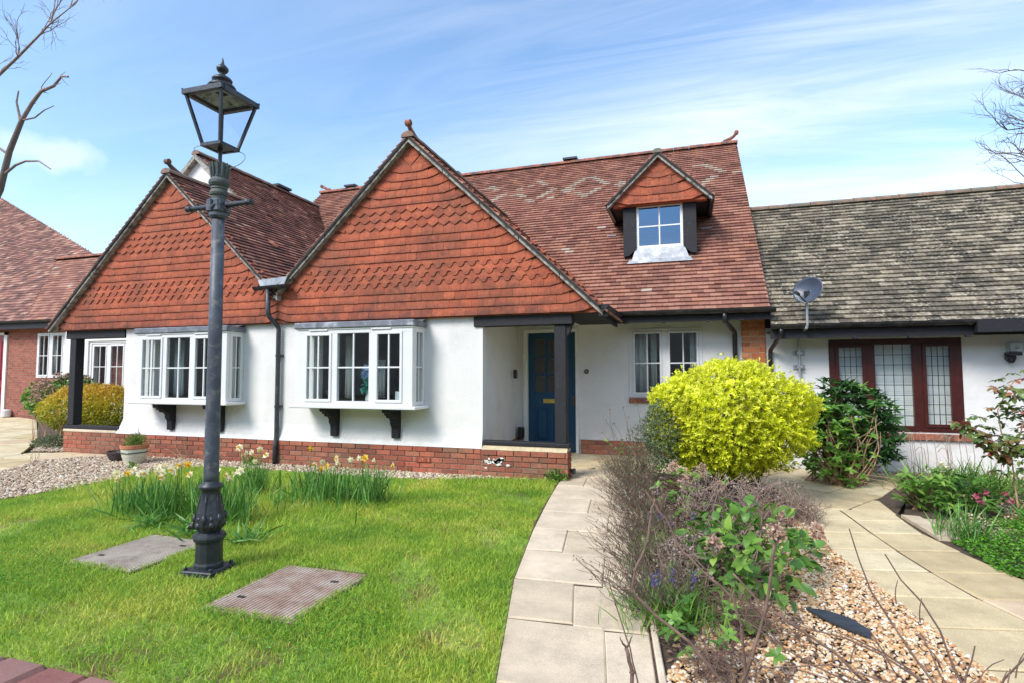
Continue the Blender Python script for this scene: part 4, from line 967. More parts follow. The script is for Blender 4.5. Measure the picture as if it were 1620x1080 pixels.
m = MB(); m.box(-2.275, -2.02, yd-.008, yd-.0005, .855, .925, bev=.003); m.box(-2.25, -2.045, yd-.014, yd-.0085, .873, .907, bev=.003); m.build('letterbox', M_BRASS, do)
m = MB(); m.tube([(-1.775, yd-.0, .90), (-1.775, yd-.035, .90)], .014, 10); m.tube([(-1.775, yd-.035, .90), (-1.775, yd-.04, .90), (-1.775, yd-.06, .90)], [.02, .028, .018], 12); m.box(-1.795, -1.755, yd-.006, yd-.0005, .83, .97); m.build('handle', m_plain('old_bronze', (.18,.10,.05), .4, .2, 20, metal=.6), do)
m = MB(); m.box(-2.58, -1.69, B-.07, B+.08, .04, .068, bev=.006); m.build('doorstep', M_SLAB, mc)
# dormer
XD0, YD = -.41, 9.247
window(mc, TR(-.785, YD+.02, 3.40), .75, .735, [(.045, .705, False)], glass=M_GLASSD, mat=M_PAINTW, t=.045, name='dormer_window')
m = MB()
m.prism([(-.995, YD-.01, 4.13), (-.995, YD-.01, 3.27), (-.90, YD-.01, 3.29), (-.787, YD-.01, 3.395), (-.787, YD-.01, 4.13)], (0, .04, 0))
m.build('dormer_board', M_TIMB, mc); m = MB()
m.prism([(-.033, YD-.01, 4.13), (-.033, YD-.01, 3.395), (.08, YD-.01, 3.28), (.17, YD-.01, 3.27), (.17, YD-.01, 4.13)], (0, .04, 0))
m.build('dormer_board', M_TIMB, mc)
m = MB()
for x, w_ in ((-.98, .03), (.12, .03)): m.prism([(x, YD+.03, 3.20), (x, YD+.03, 4.15), (x, 10.3, 4.15)], (w_, 0, 0))
m.box(-1.20, -.99, YD+.0, 10.3, 4.115, 4.13); m.box(.165, .37, YD+.0, 10.3, 4.115, 4.13); m.build('dormer_cheek', M_TIMB, mc)
m = MB(); m.prism([(-.86, YD-.035, 3.20), (.05, YD-.035, 3.20), (-.02, YD+.012, 3.405), (-.80, YD+.012, 3.405)], (0, .012, .004)); m.prism([(-.93, YD-.10, 3.135), (.10, YD-.10, 3.135), (.07, YD-.03, 3.205), (-.89, YD-.03, 3.205)], (0, .006, .012)); m.build('lead_apron', M_LEADB, mc)
pd = [(-1.165, 4.12), (.345, 4.12), (.345, 4.135), (-.41, 4.835), (-1.165, 4.135)]
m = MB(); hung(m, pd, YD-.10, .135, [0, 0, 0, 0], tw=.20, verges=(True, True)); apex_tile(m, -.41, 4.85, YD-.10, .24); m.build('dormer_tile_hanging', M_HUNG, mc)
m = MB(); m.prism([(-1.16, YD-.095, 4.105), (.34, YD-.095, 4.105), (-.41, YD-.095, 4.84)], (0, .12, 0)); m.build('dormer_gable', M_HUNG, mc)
m = MB(); verge(m, (-.41, 4.925), (-1.235, 4.925-.96*.825), YD-.19, YD-.07, .075); verge(m, (-.41, 4.925), (.415, 4.925-.96*.825), YD-.19, YD-.07, .075); m.build('dormer_verge', M_VERGE, mc)
cc, ss = 1/math.hypot(1, .96), .96/math.hypot(1, .96)
roof('dormer_roof', M_ROOFD, mc, (.42, YD-.21, 4.94-.96*.83), (0,1,0), (-cc,0,ss), [(0,0),(1.35,0),(2.15,1.155),(0,1.155)])
roof('dormer_roof', M_ROOFD, mc, (-1.24, YD-.21, 4.94-.96*.83), (0,-1,0), (cc,0,ss), [(0,0),(0,1.155),(-2.15,1.155),(-1.35,0)])
m = MB(); ridge(m, (-.41, YD-.22, 4.925), (-.41, 11.1, 4.925), r=.07); m.build('dormer_ridge', M_RIDGEG, mc)
m = MB(); m.box(-1.26, -1.20, YD-.17, 10.2, 4.07, 4.13); m.build('dormer_gutter', M_GUT, mc); m = MB(); m.box(.38, .44, YD-.17, 10.2, 4.07, 4.13); m.build('dormer_gutter', M_GUT, mc)
room(mc, -.92, .11, YD+.09, 10.4, 3.25, 4.1, M_DECK)
for x in (.33, -1.28): 
    m = MB(); m.box(x-.07, x+.09, 9.86, 9.93, 3.80, 3.815); m.X = None; m.build('lead_soaker', M_LEADB, mc)

# ================================================================== RIGHT COTTAGE
rcg = thing('cottage', (3.0, B, 0), 'low white cottage on the right with a lichen-grey tiled roof and brown leaded window', 'cottage')
YR = 8.72
m = MB(); wall_holes(m, 1.08, 7.5, -.02, 1.98, [(1.92, 3.41, .58, 1.76)], YR, YR+.12); m.build('wall', M_WALL, rcg)
roof('roof', M_ROOFG, rcg, (1.10, 8.28, 1.995), UX, VM, [(0,0),(7,0),(7,3.33),(0,3.33)])
m = MB(); ridge(m, (1.10, 10.70, 4.27), (8.1, 10.70, 4.27), r=.085); m.build('ridge_tiles', M_RIDGEG, rcg)
m = MB(); m.prism([(1.1, 10.75, 4.2), (8.1, 10.75, 4.2), (8.1, 13, 2), (1.1, 13, 2)], (0, 0, -.05)); m.build('rear_roof', M_DECK, rcg)
m = MB(); m.box(1.10, 8, 8.33, 8.36, 1.80, 1.985); m.box(1.10, 8, 8.36, YR-.001, 1.90, 1.92)
for x in (2.1, 2.72, 3.34, 3.95, 4.5): m.box(x, x+.06, 8.30, 8.36, 1.778, 1.80)
m.box(3.42, 8, 8.20, 8.33, 1.83, 1.985); m.build('fascia', M_TIMB, rcg)
gutter(rcg, (1.10, 8.27, 1.985), (3.45, 8.27, 1.985), .058, joints=(.6, 1.5, 2.25))
pipe(rcg, [(1.22, 8.27, 1.94), (1.22, 8.27, 1.86), (1.13, YR-.05, 1.66), (1.13, YR-.05, .05)], .03)
window(rcg, TR(1.886, YR-.012, .545), 1.558, 1.25, [(.09, .44, True), (.56, 1.0, False), (1.12, 1.45, True)], mat=M_DKBR, bars=False, leaded=(4, 8), t=.075, sasht=.045)
m = MB(); bricks(m, 1.88, 3.52, .435, 1, YR-.04, h=.095, L_=.11, dep=.06); bo = m.build('brick_sill', M_BRICK, rcg)
m = MB(); m.box(1.885, 3.51, YR-.03, YR+.0, .44, .525); m.build('mortar', M_MORT, bo)
room(rcg, 1.3, 4.2, YR+.121, 10.5, .1, 1.85)
m = MB()
for i in range(46):
    z = .62+i*.0245; m.prism([(1.95, YR+.10, z), (3.38, YR+.10, z), (3.38, YR+.112, z+.0235), (1.95, YR+.112, z+.0235)], (0, 0, .0015))
tag(m.build('venetian_blind', M_BLIND), 'white venetian blind closed inside the brown leaded window', 'blind')

# ================================================================== LEFT BRICK HOUSE
lh = thing('brick_house', (-19.5, 11.75, 0), 'brown brick house at the far left edge with a red front door', 'house')
YL = 11.75
m = MB(); wall_holes(m, -26, -14, -.05, 2.95, [(-19.29, -18.13, 1.27, 2.56), (-21.8, -20.75, .0, 2.6)], YL, YL+.2); m.build('wall', M_BWALL, lh)
m = MB(); wall_holes(m, -17.42, -14, -.05, 2.95, [(-16.34, -15.0, .90, 2.21)], 11.3, 11.5); m.build('rendered_wall', M_WALL, lh)
window(lh, TR(-19.33, YL-.02, 1.24), 1.24, 1.36, [(.09, .53, True), (.69, 1.13, True)], t=.065)
window(lh, TR(-16.36, 11.32, .88), 1.36, 1.35, [(.09, .60, True), (.76, 1.27, True)], t=.065)
m = MB(); m.box(-16.58, -16.42, 11.26, 11.3, .86, 2.28); m.box(-16.58, -14.8, 11.26, 11.3, 2.28, 2.38); m.build('window_surround', M_PAINTW, lh)
m = MB(); m.box(-20.86, -20.72, YL-.04, YL+.1, 0, 2.66); m.box(-21.9, -20.72, YL-.04, YL+.1, 2.58, 2.66); m.build('door_frame', M_PAINTW, lh)
m = MB(); m.box(-21.8, -20.86, YL+.0, YL+.05, .05, 2.58); 
for z0, z1 in ((.2, .95), (1.15, 2.4)):
    m.box(-21.65, -21.4, YL-.015, YL-.001, z0, z1, bev=.006); m.box(-21.25, -21.0, YL-.015, YL-.001, z0, z1, bev=.006)
m.build('door', M_RED, lh)
room(lh, -20, -14.2, YL+.21, 14, .1, 2.8)
OL = (0, 11.42, 2.99)
roof('roof', M_ROOFD, lh, OL, UX, VM, [(-45,0),(-19.4,0),(-22.5,3.78),(-20.1,3.65),(-36.7,12.0),(-45,15)], g=.16, tw=.26, th=.02)
roof('wing_roof', M_ROOF, lh, OL, UX, VM, [(-19.4,0),(-13.5,0),(-13.5,3.72),(-22.5,3.78)], g=.15, tw=.24, th=.02)
m = MB(); ridge(m, (-22.5, 14.17, 5.62), (-13.5, 14.1, 5.58), r=.11); m.build('ridge_tiles', M_RIDGE, lh)
m = MB(); m.prism([(-22.4, 14.25, 5.5), (-13.5, 14.2, 5.45), (-13.5, 17, 3), (-22.4, 17, 3)], (0, 0, -.05)); m.build('rear_roof', M_DECK, lh)
m = MB(); m.box(-26, -14, 11.40, 11.45, 2.72, 2.97); m.box(-26, -14, 11.45, YL, 2.80, 2.83); m.build('fascia', M_TIMB, lh)
gutter(lh, (-26, 11.36, 2.97), (-14, 11.36, 2.97), .07)
curtain(-19.2, -18.95, 1.3, 2.5, YL+.35, 'pale curtain in the window of the far left brick house', M_CURT, 3)
curtain(-16.25, -16.0, .95, 2.15, 11.8, 'pale curtain in the window seen through the left porch', M_CURT, 3)
for n_, (x, y, z) in enumerate([(-20.45, YL-.12, .13)]):
    m = MB(); m.tube([(x, y, z-.12), (x, y, z-.1), (x, y, z+.08), (x, y, z+.12)], [.10, .13, .13, .09], 12); m.box(x-.05, x+.05, y+.05, YL, z-.05, z+.05)
    tag(m.build('wall_socket_box', M_UPVC), 'small rounded white box low on the brick wall beside the red door', 'outdoor box')

# ------------------------------------------------------------------ unseen house added across the road for the window panes to mirror
oh = thing('brick_house', (0, -17, 0), 'plain brick house across the road behind the viewer, added for the windows to mirror', 'house')
OX = [-66+4.2*i for i in range(26)]
m = MB(); wall_holes(m, -70, 45, 0, 5.2, [(x, x+1.4, 1.0, 2.2) for x in OX], -17.3, -17.0); room(oh, -70, 45, -20, -17.35, .1, 4)
m.build('wall', m_plain('weathered_render', (.40,.37,.34), .9, .3, .7, bmp=0), oh)
for x in OX: window(oh, TR(x+1.4, -17.0, 1.0, PI), 1.4, 1.2, [(.08, .66, True), (.74, 1.32, True)])
m = MB(); m.prism([(-71, -16.5, 4.9), (46, -16.5, 4.9), (46, -20.5, 8.6), (-71, -20.5, 8.6)], (0, 0, .15)); m.build('roof', M_ROOFD, oh)

# ------------------------------------------------------------------ street lamp
LX, LY = -3.15, 3.01
lp = thing('street_lamp', (LX, LY, 0), 'old black cast-iron street lamp with a four-sided glass lantern standing in the lawn', 'street lamp')
m = MB(); rot = Matrix.Translation((LX, LY, 0)) @ Matrix.Rotation(.10, 4, 'Z'); m.X = rot
m.box(-.118, .118, -.118, .118, -.01, .035, bev=.006)
for a, b in ((-1,-1),(1,-1),(1,1),(-1,1)): m.lathe([(.013, .035), (.013, .052), (.007, .056)], (a*.097, b*.097), 6)
m.build('base_plate', M_IRON, lp)
m = MB(); m.X = rot @ Matrix.Diagonal((.82, .82, 1, 1))
m.lathe([(.112, .035), (.112, .06), (.105, .075), (.104, .20), (.112, .215), (.122, .222), (.128, .24), (.122, .258), (.10, .268), (.085, .275)], n=12)
m.build('pedestal', M_IRON, lp, smooth=False)
m = MB(); m.X = rot @ Matrix.Diagonal((.82, .82, 1, 1))
m.lathe([(.080, .27), (.098, .29), (.113, .315), (.115, .345), (.106, .385), (.094, .43), (.080, .48), (.074, .53), (.073, .555), (.088, .562), (.094, .575), (.088, .59), (.066, .598), (.060, .615)], n=28)
for k in range(6):       # acanthus leaves and fruit moulded round the bulb
    a = 2*PI*k/6+.3; c, s = math.cos(a), math.sin(a)
    for (r, z, q) in ((.118, .325, .026), (.112, .365, .022), (.100, .405, .020), (.088, .445, .018), (.080, .485, .014)):
        V = []; 
        r -= .016; m.lathe([(q*.3, z-q), (q*.85, z-q*.5), (q, z), (q*.7, z+q*.7), (q*.2, z+q)], (c*r, s*r), 7)
    a2 = a+PI/6; c, s = math.cos(a2), math.sin(a2)
    m.lathe([(.006, .34), (.018, .35), (.02, .37), (.008, .40)], (c*.112, s*.112), 7)
    m.tube([(c*.112, s*.112, .30), (c*.100, s*.100, .39), (c*.084, s*.084, .47), (c*.08, s*.08, .52)], [.012, .010, .007, .004], 5)
m.build('ornate_bulb', M_IRON, lp, smooth=True)
m = MB(); m.X = rot @ Matrix.Diagonal((.82, .82, 1, 1)); m.tube([(-.118, -.05, .31), (-.145, -.06, .31)], .022, 12); m.build('boss', M_IRON, lp)
m = MB(); m.lathe([(.049, .60), (.048, .66), (.0445, 1.6), (.041, 2.45)], (LX, LY), 28); m.build('pole', M_IRONG, lp, smooth=True)
m = MB(); m.X = Matrix.Translation((LX, LY, 0))
m.box(-.062, .062, -.062, .062, 2.475, 2.575, bev=.014); m.lathe([(.05, 2.44), (.062, 2.455), (.062, 2.475)], n=20)
for sg in (0, 1, 2, 3):
    m.X = Matrix.Translation((LX, LY, 0)) @ Matrix.Rotation(sg*PI/2, 4, 'Z')
    m.tube([(-.03, -.064, 2.52), (0, -.068, 2.50), (.03, -.064, 2.53)], [.005, .012, .005], 6); m.tube([(0, -.066, 2.485), (0, -.068, 2.56)], [.006, .01], 6)
m.build('cross_block', M_IRONG, lp)
m = MB(); m.X = Matrix.Translation((LX, LY, 2.53))
for sg in (-1, 1):
    m.tube([(sg*.05, 0, 0), (sg*.14, 0, .002), (sg*.245, 0, .004), (sg*.25, 0, .004), (sg*.262, 0, .004), (sg*.29, 0, .005), (sg*.296, 0, .005)], [.024, .020, .016, .023, .020, .023, .012], 12)
m.build('ladder_bar', M_IRON, lp, smooth=False)
m = MB(); m.lathe([(.047, 2.575), (.05, 2.60), (.058, 2.605), (.062, 2.62), (.058, 2.635), (.05, 2.645), (.055, 2.652), (.052, 2.665), (.060, 2.672), (.069, 2.688), (.069, 2.705), (.058, 2.72), (.052, 2.73), (.05, 2.75), (.056, 2.80), (.06, 2.83), (.05, 2.832), (.02, 2.834)], (LX, LY), 24)
for k in range(12):
    a = 2*PI*k/12; c, s = math.cos(a), math.sin(a); m.tube([(LX+c*.052, LY+s*.052, 2.735), (LX+c*.060, LY+s*.060, 2.80), (LX+c*.066, LY+s*.066, 2.835)], [.008, .010, .005], 5)
m.build('collar', m_plain('mossy_grey_iron', (.07,.085,.085), .7, .3, 8, bmp=.4, bscale=40, dirt=((.10,.12,.06), 12, .5, .7)), lp, smooth=False)
# lantern, a little askew on its stem
TL = Matrix.Translation((LX, LY, 2.83)) @ Matrix.Rotation(math.radians(1.2), 4, Vector((.7, .7, 0)))
m = MB(); m.X = TL; m.tube([(0, 0, -.01), (0, 0, .13)], .013, 10); m.tube([(0, 0, .10), (0, 0, .15)], .017, 8); so = m.build('stem', M_IRON, lp)
lb, lt, zb_, zt_ = .078, .158, .125, .475
fr = MB(); fr.X = TL
for a, b in ((-1,-1),(1,-1),(1,1),(-1,1)): fr.tube([(a*lb, b*lb, zb_), (a*lt, b*lt, zt_)], .0125, 4)
for (r, z, q) in ((lb, zb_, .011), (lt, zt_, .017)):
    for a, b in ((0, -1), (0, 1)): fr.box(-r-q, r+q, b*r-q, b*r+q, z-q, z+q)
    for a in (-1, 1): fr.box(a*r-q, a*r+q, -r, r, z-q, z+q)
for a, b in ((-1,-1),(1,-1),(1,1),(-1,1)): fr.tube([(a*lt, b*lt, zt_+.0), (a*(lt+.016), b*(lt+.016), zt_+.022)], [.014, .006], 5)
fr.box(-lb, lb, -lb, lb, zb_-.006, zb_+.004)
fo = fr.build('lantern_frame', M_IRON, lp)
for a in range(4):
    g = MB(); g.X = TL @ Matrix.Rotation(a*PI/2, 4, 'Z'); g.add([(-lb, -lb, zb_), (lb, -lb, zb_), (lt, -lt, zt_), (-lt, -lt, zt_)], [(0,1,2,3)]); g.build('lantern_pane', M_GLASSL, fo)
m = MB(); m.X = TL
r1 = .062; z1 = zt_+.085
for a in range(4):
    m.X = TL @ Matrix.Rotation(a*PI/2, 4, 'Z'); m.add([(-lt-.012, -lt-.012, zt_+.012), (lt+.012, -lt-.012, zt_+.012), (r1, -r1, z1), (-r1, -r1, z1), (-lt, -lt, zt_+.006), (lt, -lt, zt_+.006), (r1, -r1, z1-.006), (-r1, -r1, z1-.006)], [(0,1,2,3), (7,6,5,4), (0,4,5,1)])
M_REFL = m_plain('dirty_white_enamel', (.42,.44,.46), .6, .35, 14, dirt=((.12,.11,.10), 22, .48, .62))
co = m.build('canopy', M_IRON, lp)
m = MB()
for a in range(4):
    m.X = TL @ Matrix.Rotation(a*PI/2, 4, 'Z'); m.add([(-lt+.006, -lt+.006, zt_+.004), (lt-.006, -lt+.006, zt_+.004), (r1-.03, -r1+.03, z1-.045), (-r1+.03, -r1+.03, z1-.045)], [(3,2,1,0)])
m.build('reflector', M_REFL, lp)
m = MB(); m.X = TL; m.lathe([(.088, z1-.012), (.094, z1), (.086, z1+.012), (.055, z1+.026), (.052, z1+.034), (.066, z1+.044), (.068, z1+.056), (.056, z1+.07), (.032, z1+.084), (.02, z1+.092), (.017, z1+.102), (.030, z1+.112), (.040, z1+.128), (.040, z1+.142), (.026, z1+.158), (.012, z1+.172), (.009, z1+.185), (.006, z1+.205), (.001, z1+.22)], n=22)
m.build('finial', M_IRON, lp, smooth=True)
m = MB()
def bez(p0, p1, p2, p3, n=12): return [Vector(p0)*(1-t)**3+Vector(p1)*3*t*(1-t)**2+Vector(p2)*3*t*t*(1-t)+Vector(p3)*t**3 for t in [i/n for i in range(n+1)]]
P0 = TL @ Vector((lb, lb, zb_-.01)); m.tube(bez(P0, P0+Vector((.06, .05, .0)), P0+Vector((.06, .04, -.08)), (LX+.05, LY+.02, 2.80)), .0028, 5)
P0 = TL @ Vector((-lb, -lb, zb_-.01)); m.tube(bez(P0, P0+Vector((-.07, -.05, .0)), P0+Vector((-.06, -.04, -.07)), (LX-.05, LY-.02, 2.80)), .0028, 5)
m.build('hanging_wire', M_GALV, lp)

# ------------------------------------------------------------------ inspection covers
def cover(q, label, mat, rzv, z=.012, grid=24):
    (x0, y0), (x1, y1) = q; m = MB(); w_, h_ = x1-x0, y1-y0
    c = thing('inspection_cover', ((x0+x1)/2, (y0+y1)/2, z), label, 'manhole cover', 'inspection covers set in the ground')
    m.box(x0, x1, y0, y1, z-.03, z, bev=.004)
    if rzv: # rows of ribs broken into dashes
        for j in range(grid):
            y = y0+.03+(h_-.06)*j/(grid-1)
            for i in range(16):
                x = x0+.03+(w_-.06)*i/16; m.box(x+.002, x+(w_-.06)/16-.004, y-.006, y+.006, z, z+.005)
    else:
        for i in range(grid):
            x = x0+.03+(w_-.06)*i/(grid-1)
            for j in range(18):
                y = y0+.03+(h_-.06)*j/18; m.box(x-.0085, x+.0085, y+.001, y+(h_-.06)/18-.002, z, z+.0035)
    m.build('lid', mat, c)
    k = MB(); e = .028
    for q in ((x0-e, x1+e, y0-e, y0-.003), (x0-e, x1+e, y1+.003, y1+e), (x0-e, x0-.003, y0-.003, y1+.003), (x1+.003, x1+e, y0-.003, y1+.003)): k.box(*q, z-.03, z-.004)
    k.build('frame', M_SOIL, c)
    for (a, b) in ((.2, .25), (.8, .75)):
        k = MB(); k.box(x0+w_*a-.025, x0+w_*a+.025, y0+h_*b-.012, y0+h_*b+.012, z+.001, z+.007); k.build('lifting_slot', M_GUT, c)
    return c
cover([(-4.28, 2.83), (-3.64, 3.52)], 'grey ribbed inspection cover in the lawn to the left of the street lamp', M_COVERG, False)
cover([(-2.70, 2.52), (-2.06, 3.26)], 'brown rusty ribbed inspection cover in the lawn to the right of the street lamp', M_COVER, False)
cover([(2.02, 5.42), (2.62, 6.0)], 'brown recessed inspection cover beside the right path, half hidden by leaves', M_COVER, True)
m = MB(); m.prism([(1.85, 6.02, .03), (1.99, 6.0, .03), (2.03, 5.3, .03), (1.88, 5.3, .03)], (0, 0, -.03)); tag(m.build('edging_slab', M_SLAB), 'narrow pale concrete slab along the edge of the recessed cover on the right', 'slab')
m = MB(); pts = [(.60, 3.50), (.70, 3.50), (.80, 3.43), (.86, 3.30), (.84, 3.22), (.74, 3.31), (.66, 3.40)]
m.prism([(x, y, .022) for x, y in pts], (0, 0, .012)); tag(m.build('slate_piece', m_plain('dark_slate', (.035,.042,.055), .5, .3, 20)), 'dark curved piece of slate lying on the golden gravel', 'slate')

# ------------------------------------------------------------------ fittings on the walls
m = MB(); m.tube([(-1.555, B-.0, 1.37), (-1.555, B-.018, 1.37)], .036, 20); bb = tag(m.build('door_bell', M_GUT), 'round black door bell on the white wall right of the blue door', 'door bell')
ORG[bb] = Vector((0,0,0)); m = MB(); m.tube([(-1.555, B-.018, 1.37), (-1.555, B-.024, 1.37)], .015, 14); m.build('button', M_GALV, bb)
m = MB(); m.box(-2.66, -2.60, B-.42, B-.36, 1.26, 1.40, bev=.012); tag(m.build('key_safe', M_GUT), 'small black key safe on the side wall of the porch', 'key safe')
m = MB(); m.box(-2.67, -2.60, B-.16, B-.10, .27, .47, bev=.004); m.box(-2.655, -2.58, B-.10, B-.06, .29, .46); tag(m.build('tap_box', M_GUT), 'small black box low in the back corner of the porch', 'outdoor box')
m = MB(); m.tube([(-1.43, A+.08, .10), (-1.40, A+.08, .11), (-1.39, A+.06, .09)], [.035, .04, .02], 8); tag(m.build('boot_scraper', M_GUT), 'little black fitting at the end of the low porch wall', 'wall fitting')
m = MB(); 
sl = thing('security_light', (3.99, YR, 1.6), 'clear and black security light on the white wall at the right edge', 'security light')
m = MB(); m.box(3.90, 4.09, YR-.12, YR-.03, 1.60, 1.73, bev=.008); m.build('lamp_glass', m_glass('security_glass', .1, (.85,.88,.9)), sl)
m = MB(); m.box(3.96, 4.08, YR-.04, YR-.025, 1.615, 1.715); m.build('reflector', M_BLIND, sl)
m = MB(); m.tube([(4.02, YR-.06, 1.66), (4.02, YR-.085, 1.66)], .02, 10); m.build('bulb', M_GALV, sl)
m = MB(); m.box(3.90, 4.04, YR-.13, YR, 1.555, 1.597, bev=.006); m.box(3.90, 4.0, YR-.08, YR, 1.50, 1.556, bev=.01); m.tube([(3.95, YR-.05, 1.50), (3.95, YR-.07, 1.475), (3.95, YR-.075, 1.46)], [.045, .035, .015], 10); m.build('sensor', M_GUT, sl)

sd = thing('satellite_dish', (1.5, YR, 1.3), 'dark oval satellite dish on a steel pole above the right gutter', 'satellite dish')
DX, DY = 1.53, 8.12
m = MB(); m.tube([(1.505, YR-.06, 1.28), (1.505, YR-.06, 1.86), (1.52, DY+.06, 1.93), (1.53, DY+.06, 1.97), (1.53, DY+.06, 2.38)], .017, 10); m.build('pole', M_GALV, sd)
for z in (1.62, 1.42):
    m = MB(); m.box(1.43, 1.58, YR-.012, YR, z-.035, z+.035); m.box(1.47, 1.54, YR-.075, YR-.012, z-.018, z+.018); m.tube([(1.44, YR-.06, z+.02), (1.57, YR-.06, z+.02)], .006, 6); m.tube([(1.44, YR-.06, z-.02), (1.57, YR-.06, z-.02)], .006, 6); m.build('wall_bracket', M_GALV, sd)
dn = Vector((-.62, -.74, .26)).normalized()          # where the dish looks
ds = Vector((0, 0, 1)).cross(dn).normalized(); du = dn.cross(ds)
dc = Vector((1.535, DY, 2.435))
m = MB(); V = []; F = []; R_, K = 8, 32
for i in range(R_+1):
    for k in range(K):
        a = 2*PI*k/K; r = i/R_; depth = .055*(r*r-1); V.append(dc+ds*(.205*r*math.cos(a))+du*(.185*r*math.sin(a))+dn*depth)
for i in range(R_):
    for k in range(K): F.append((i*K+k, i*K+(k+1) % K, (i+1)*K+(k+1) % K, (i+1)*K+k))
m.add(V, F); dob = m.build('dish', M_DISH, sd, smooth=True); s = dob.modifiers.new('s', 'SOLIDIFY'); s.thickness = .006
m = MB(); a0 = dc-du*.18-dn*.02; a1 = dc+dn*.22-du*.13; m.tube([a0, a1], .009, 6); m.tube([a1-dn*.04, a1+dn*.04], [.022, .026], 10); m.build('receiver_arm', M_GUT, sd)
m = MB(); m.tube(bez(a1+dn*.02, a1+Vector((0,0,-.1)), a1+Vector((.06,0,-.12)), a0+Vector((0,0,-.0))), .005, 6); m.build('cable', M_UPVC, sd)
m = MB(); m.box(1.50, 1.56, DY+.02, DY+.09, 2.30, 2.42); m.build('clamp', M_GUT, sd)

# ------------------------------------------------------------------ things on the bay sill inside the window
fl = thing('flower_vase', (-4.22, A-.15, .93), 'blue hydrangea blooms with teal leaves behind the middle pane of the central bay window', 'flowers')
n = 240; P = np.array([-4.22, A-.15, 1.36])+rdir(n)*RNG.uniform(.05, .11, (n, 1)); 
V, F, k = leaves(P, rdir(n), rdir(n), .05, .045, .1, .1); mesh_np('blooms', V, F, np.repeat(RNG.random(n), k), m_leaf('blue_petal', [(0, (.15,.28,.6)), (1, (.45,.6,.85))], transl=.2), fl)
n = 26; P = np.array([-4.22, A-.17, 1.18])+rdir(n)*RNG.uniform(.03, .10, (n, 1)); V, F, k = leaves(P, rdir(n), rdir(n), .12, .08, .1, .1); mesh_np('leaves', V, F, np.repeat(RNG.random(n), k), m_leaf('teal_leaf', [(0, (.02,.2,.17)), (1, (.05,.38,.3))], transl=.2), fl)
m = MB(); m.lathe([(.04, .935), (.06, .98), (.05, 1.06), (.025, 1.10), (.032, 1.13)], (-4.22, A-.15), 14); m.build('vase', M_CURT, fl)
m = MB(); m.prism([(-3.84, A-.12, .93), (-3.72, A-.18, .93), (-3.72, A-.18, 1.10), (-3.84, A-.12, 1.10)], (0, .003, 0)); m.prism([(-3.72, A-.18, .93), (-3.66, A-.10, .93), (-3.66, A-.10, 1.10), (-3.72, A-.18, 1.10)], (0, .003, 0)); tag(m.build('greeting_card', M_CURTB), 'open greeting card standing in the right casement of the central bay window', 'card')
n = 60; P = np.array([-4.80, A-.2, 1.06])+rdir(n)*RNG.uniform(.01, .07, (n, 1)); V, F, k = leaves(P, rdir(n), rdir(n), .05, .03, .1, .1); tag(mesh_np('dried_posy', V, F, np.repeat(RNG.random(n), k), m_leaf('rust_petal', [(0, (.25,.10,.05)), (1, (.45,.22,.12))])), 'small rust coloured posy in the left casement of the central bay window', 'flowers')

# ------------------------------------------------------------------ plants
def stems(name, mat, parent, specs, n=5):
    m = MB()
    for pts, r0, r1 in specs: m.tube(pts, list(np.linspace(r0, r1, len(pts))), n, cap=False)
    return m.build(name, mat, parent, smooth=True)
def shell(n, c, r, inner=.7, zmin=None, lump=.08, seed=0):
    """points through the outer part of a lumpy ellipsoid, with outward normals"""
    d = rdir(n); ph = seed
    lum = 1+lump*(np.sin(d[:, 0]*5+ph)+np.sin(d[:, 1]*6+ph*2)+np.sin(d[:, 2]*5.5+ph*3)+.7*np.sin(d[:, 0]*11+d[:, 2]*9+ph))/2
    rad = (RNG.uniform(inner**3, 1, n)**(1/3))*lum
    P = np.array(c)+d*np.array(r)*rad[:, None]
    if zmin is not None: k = P[:, 2] > zmin; P, d = P[k], d[k]
    return P, d
def bush(parent, name, mat, n, c, r, L_, W_, inner=.75, zmin=.03, lump=.08, pts=4, out=.7, up=.3, seed=0, hole=0, rb=None):
    P, d = shell(n, c, r, inner, zmin, lump, seed)
    if hole:
        h = np.sin(P[:, 0]*9+seed)+np.sin(P[:, 1]*8+2*seed)+np.sin(P[:, 2]*10+seed*1.3); k = ~((h > 1.5-hole) & (RNG.random(len(P)) < .85)); P, d = P[k], d[k]
    n = len(P); D = d*out+RNG.normal(0, .55, (n, 3)); D[:, 2] += up; Nn = d*.6+RNG.normal(0, .5, (n, 3)); Nn[:, 2] += .5
    V, F, k = leaves(P, D, Nn, RNG.uniform(.7, 1.3, n)*L_, RNG.uniform(.7, 1.2, n)*W_, .18, .2, pts)
    rn = RNG.random(n) if rb is None else np.clip(rb(P, d)+RNG.normal(0, .18, n), 0, 1)
    return mesh_np(name, V, F, np.repeat(rn, k), mat, parent)
def arc(p0, p1, bow=.1, n=5, j=.0):
    p0, p1 = Vector(p0), Vector(p1); d = p1-p0; s = Vector(RNG.normal(0, 1, 3)).cross(d).normalized() if d.length > 0 else Vector((1,0,0))
    return [p0+d*t+s*(bow*d.length*math.sin(PI*t))+Vector(RNG.normal(0, j, 3)) for t in [i/(n-1) for i in range(n)]]

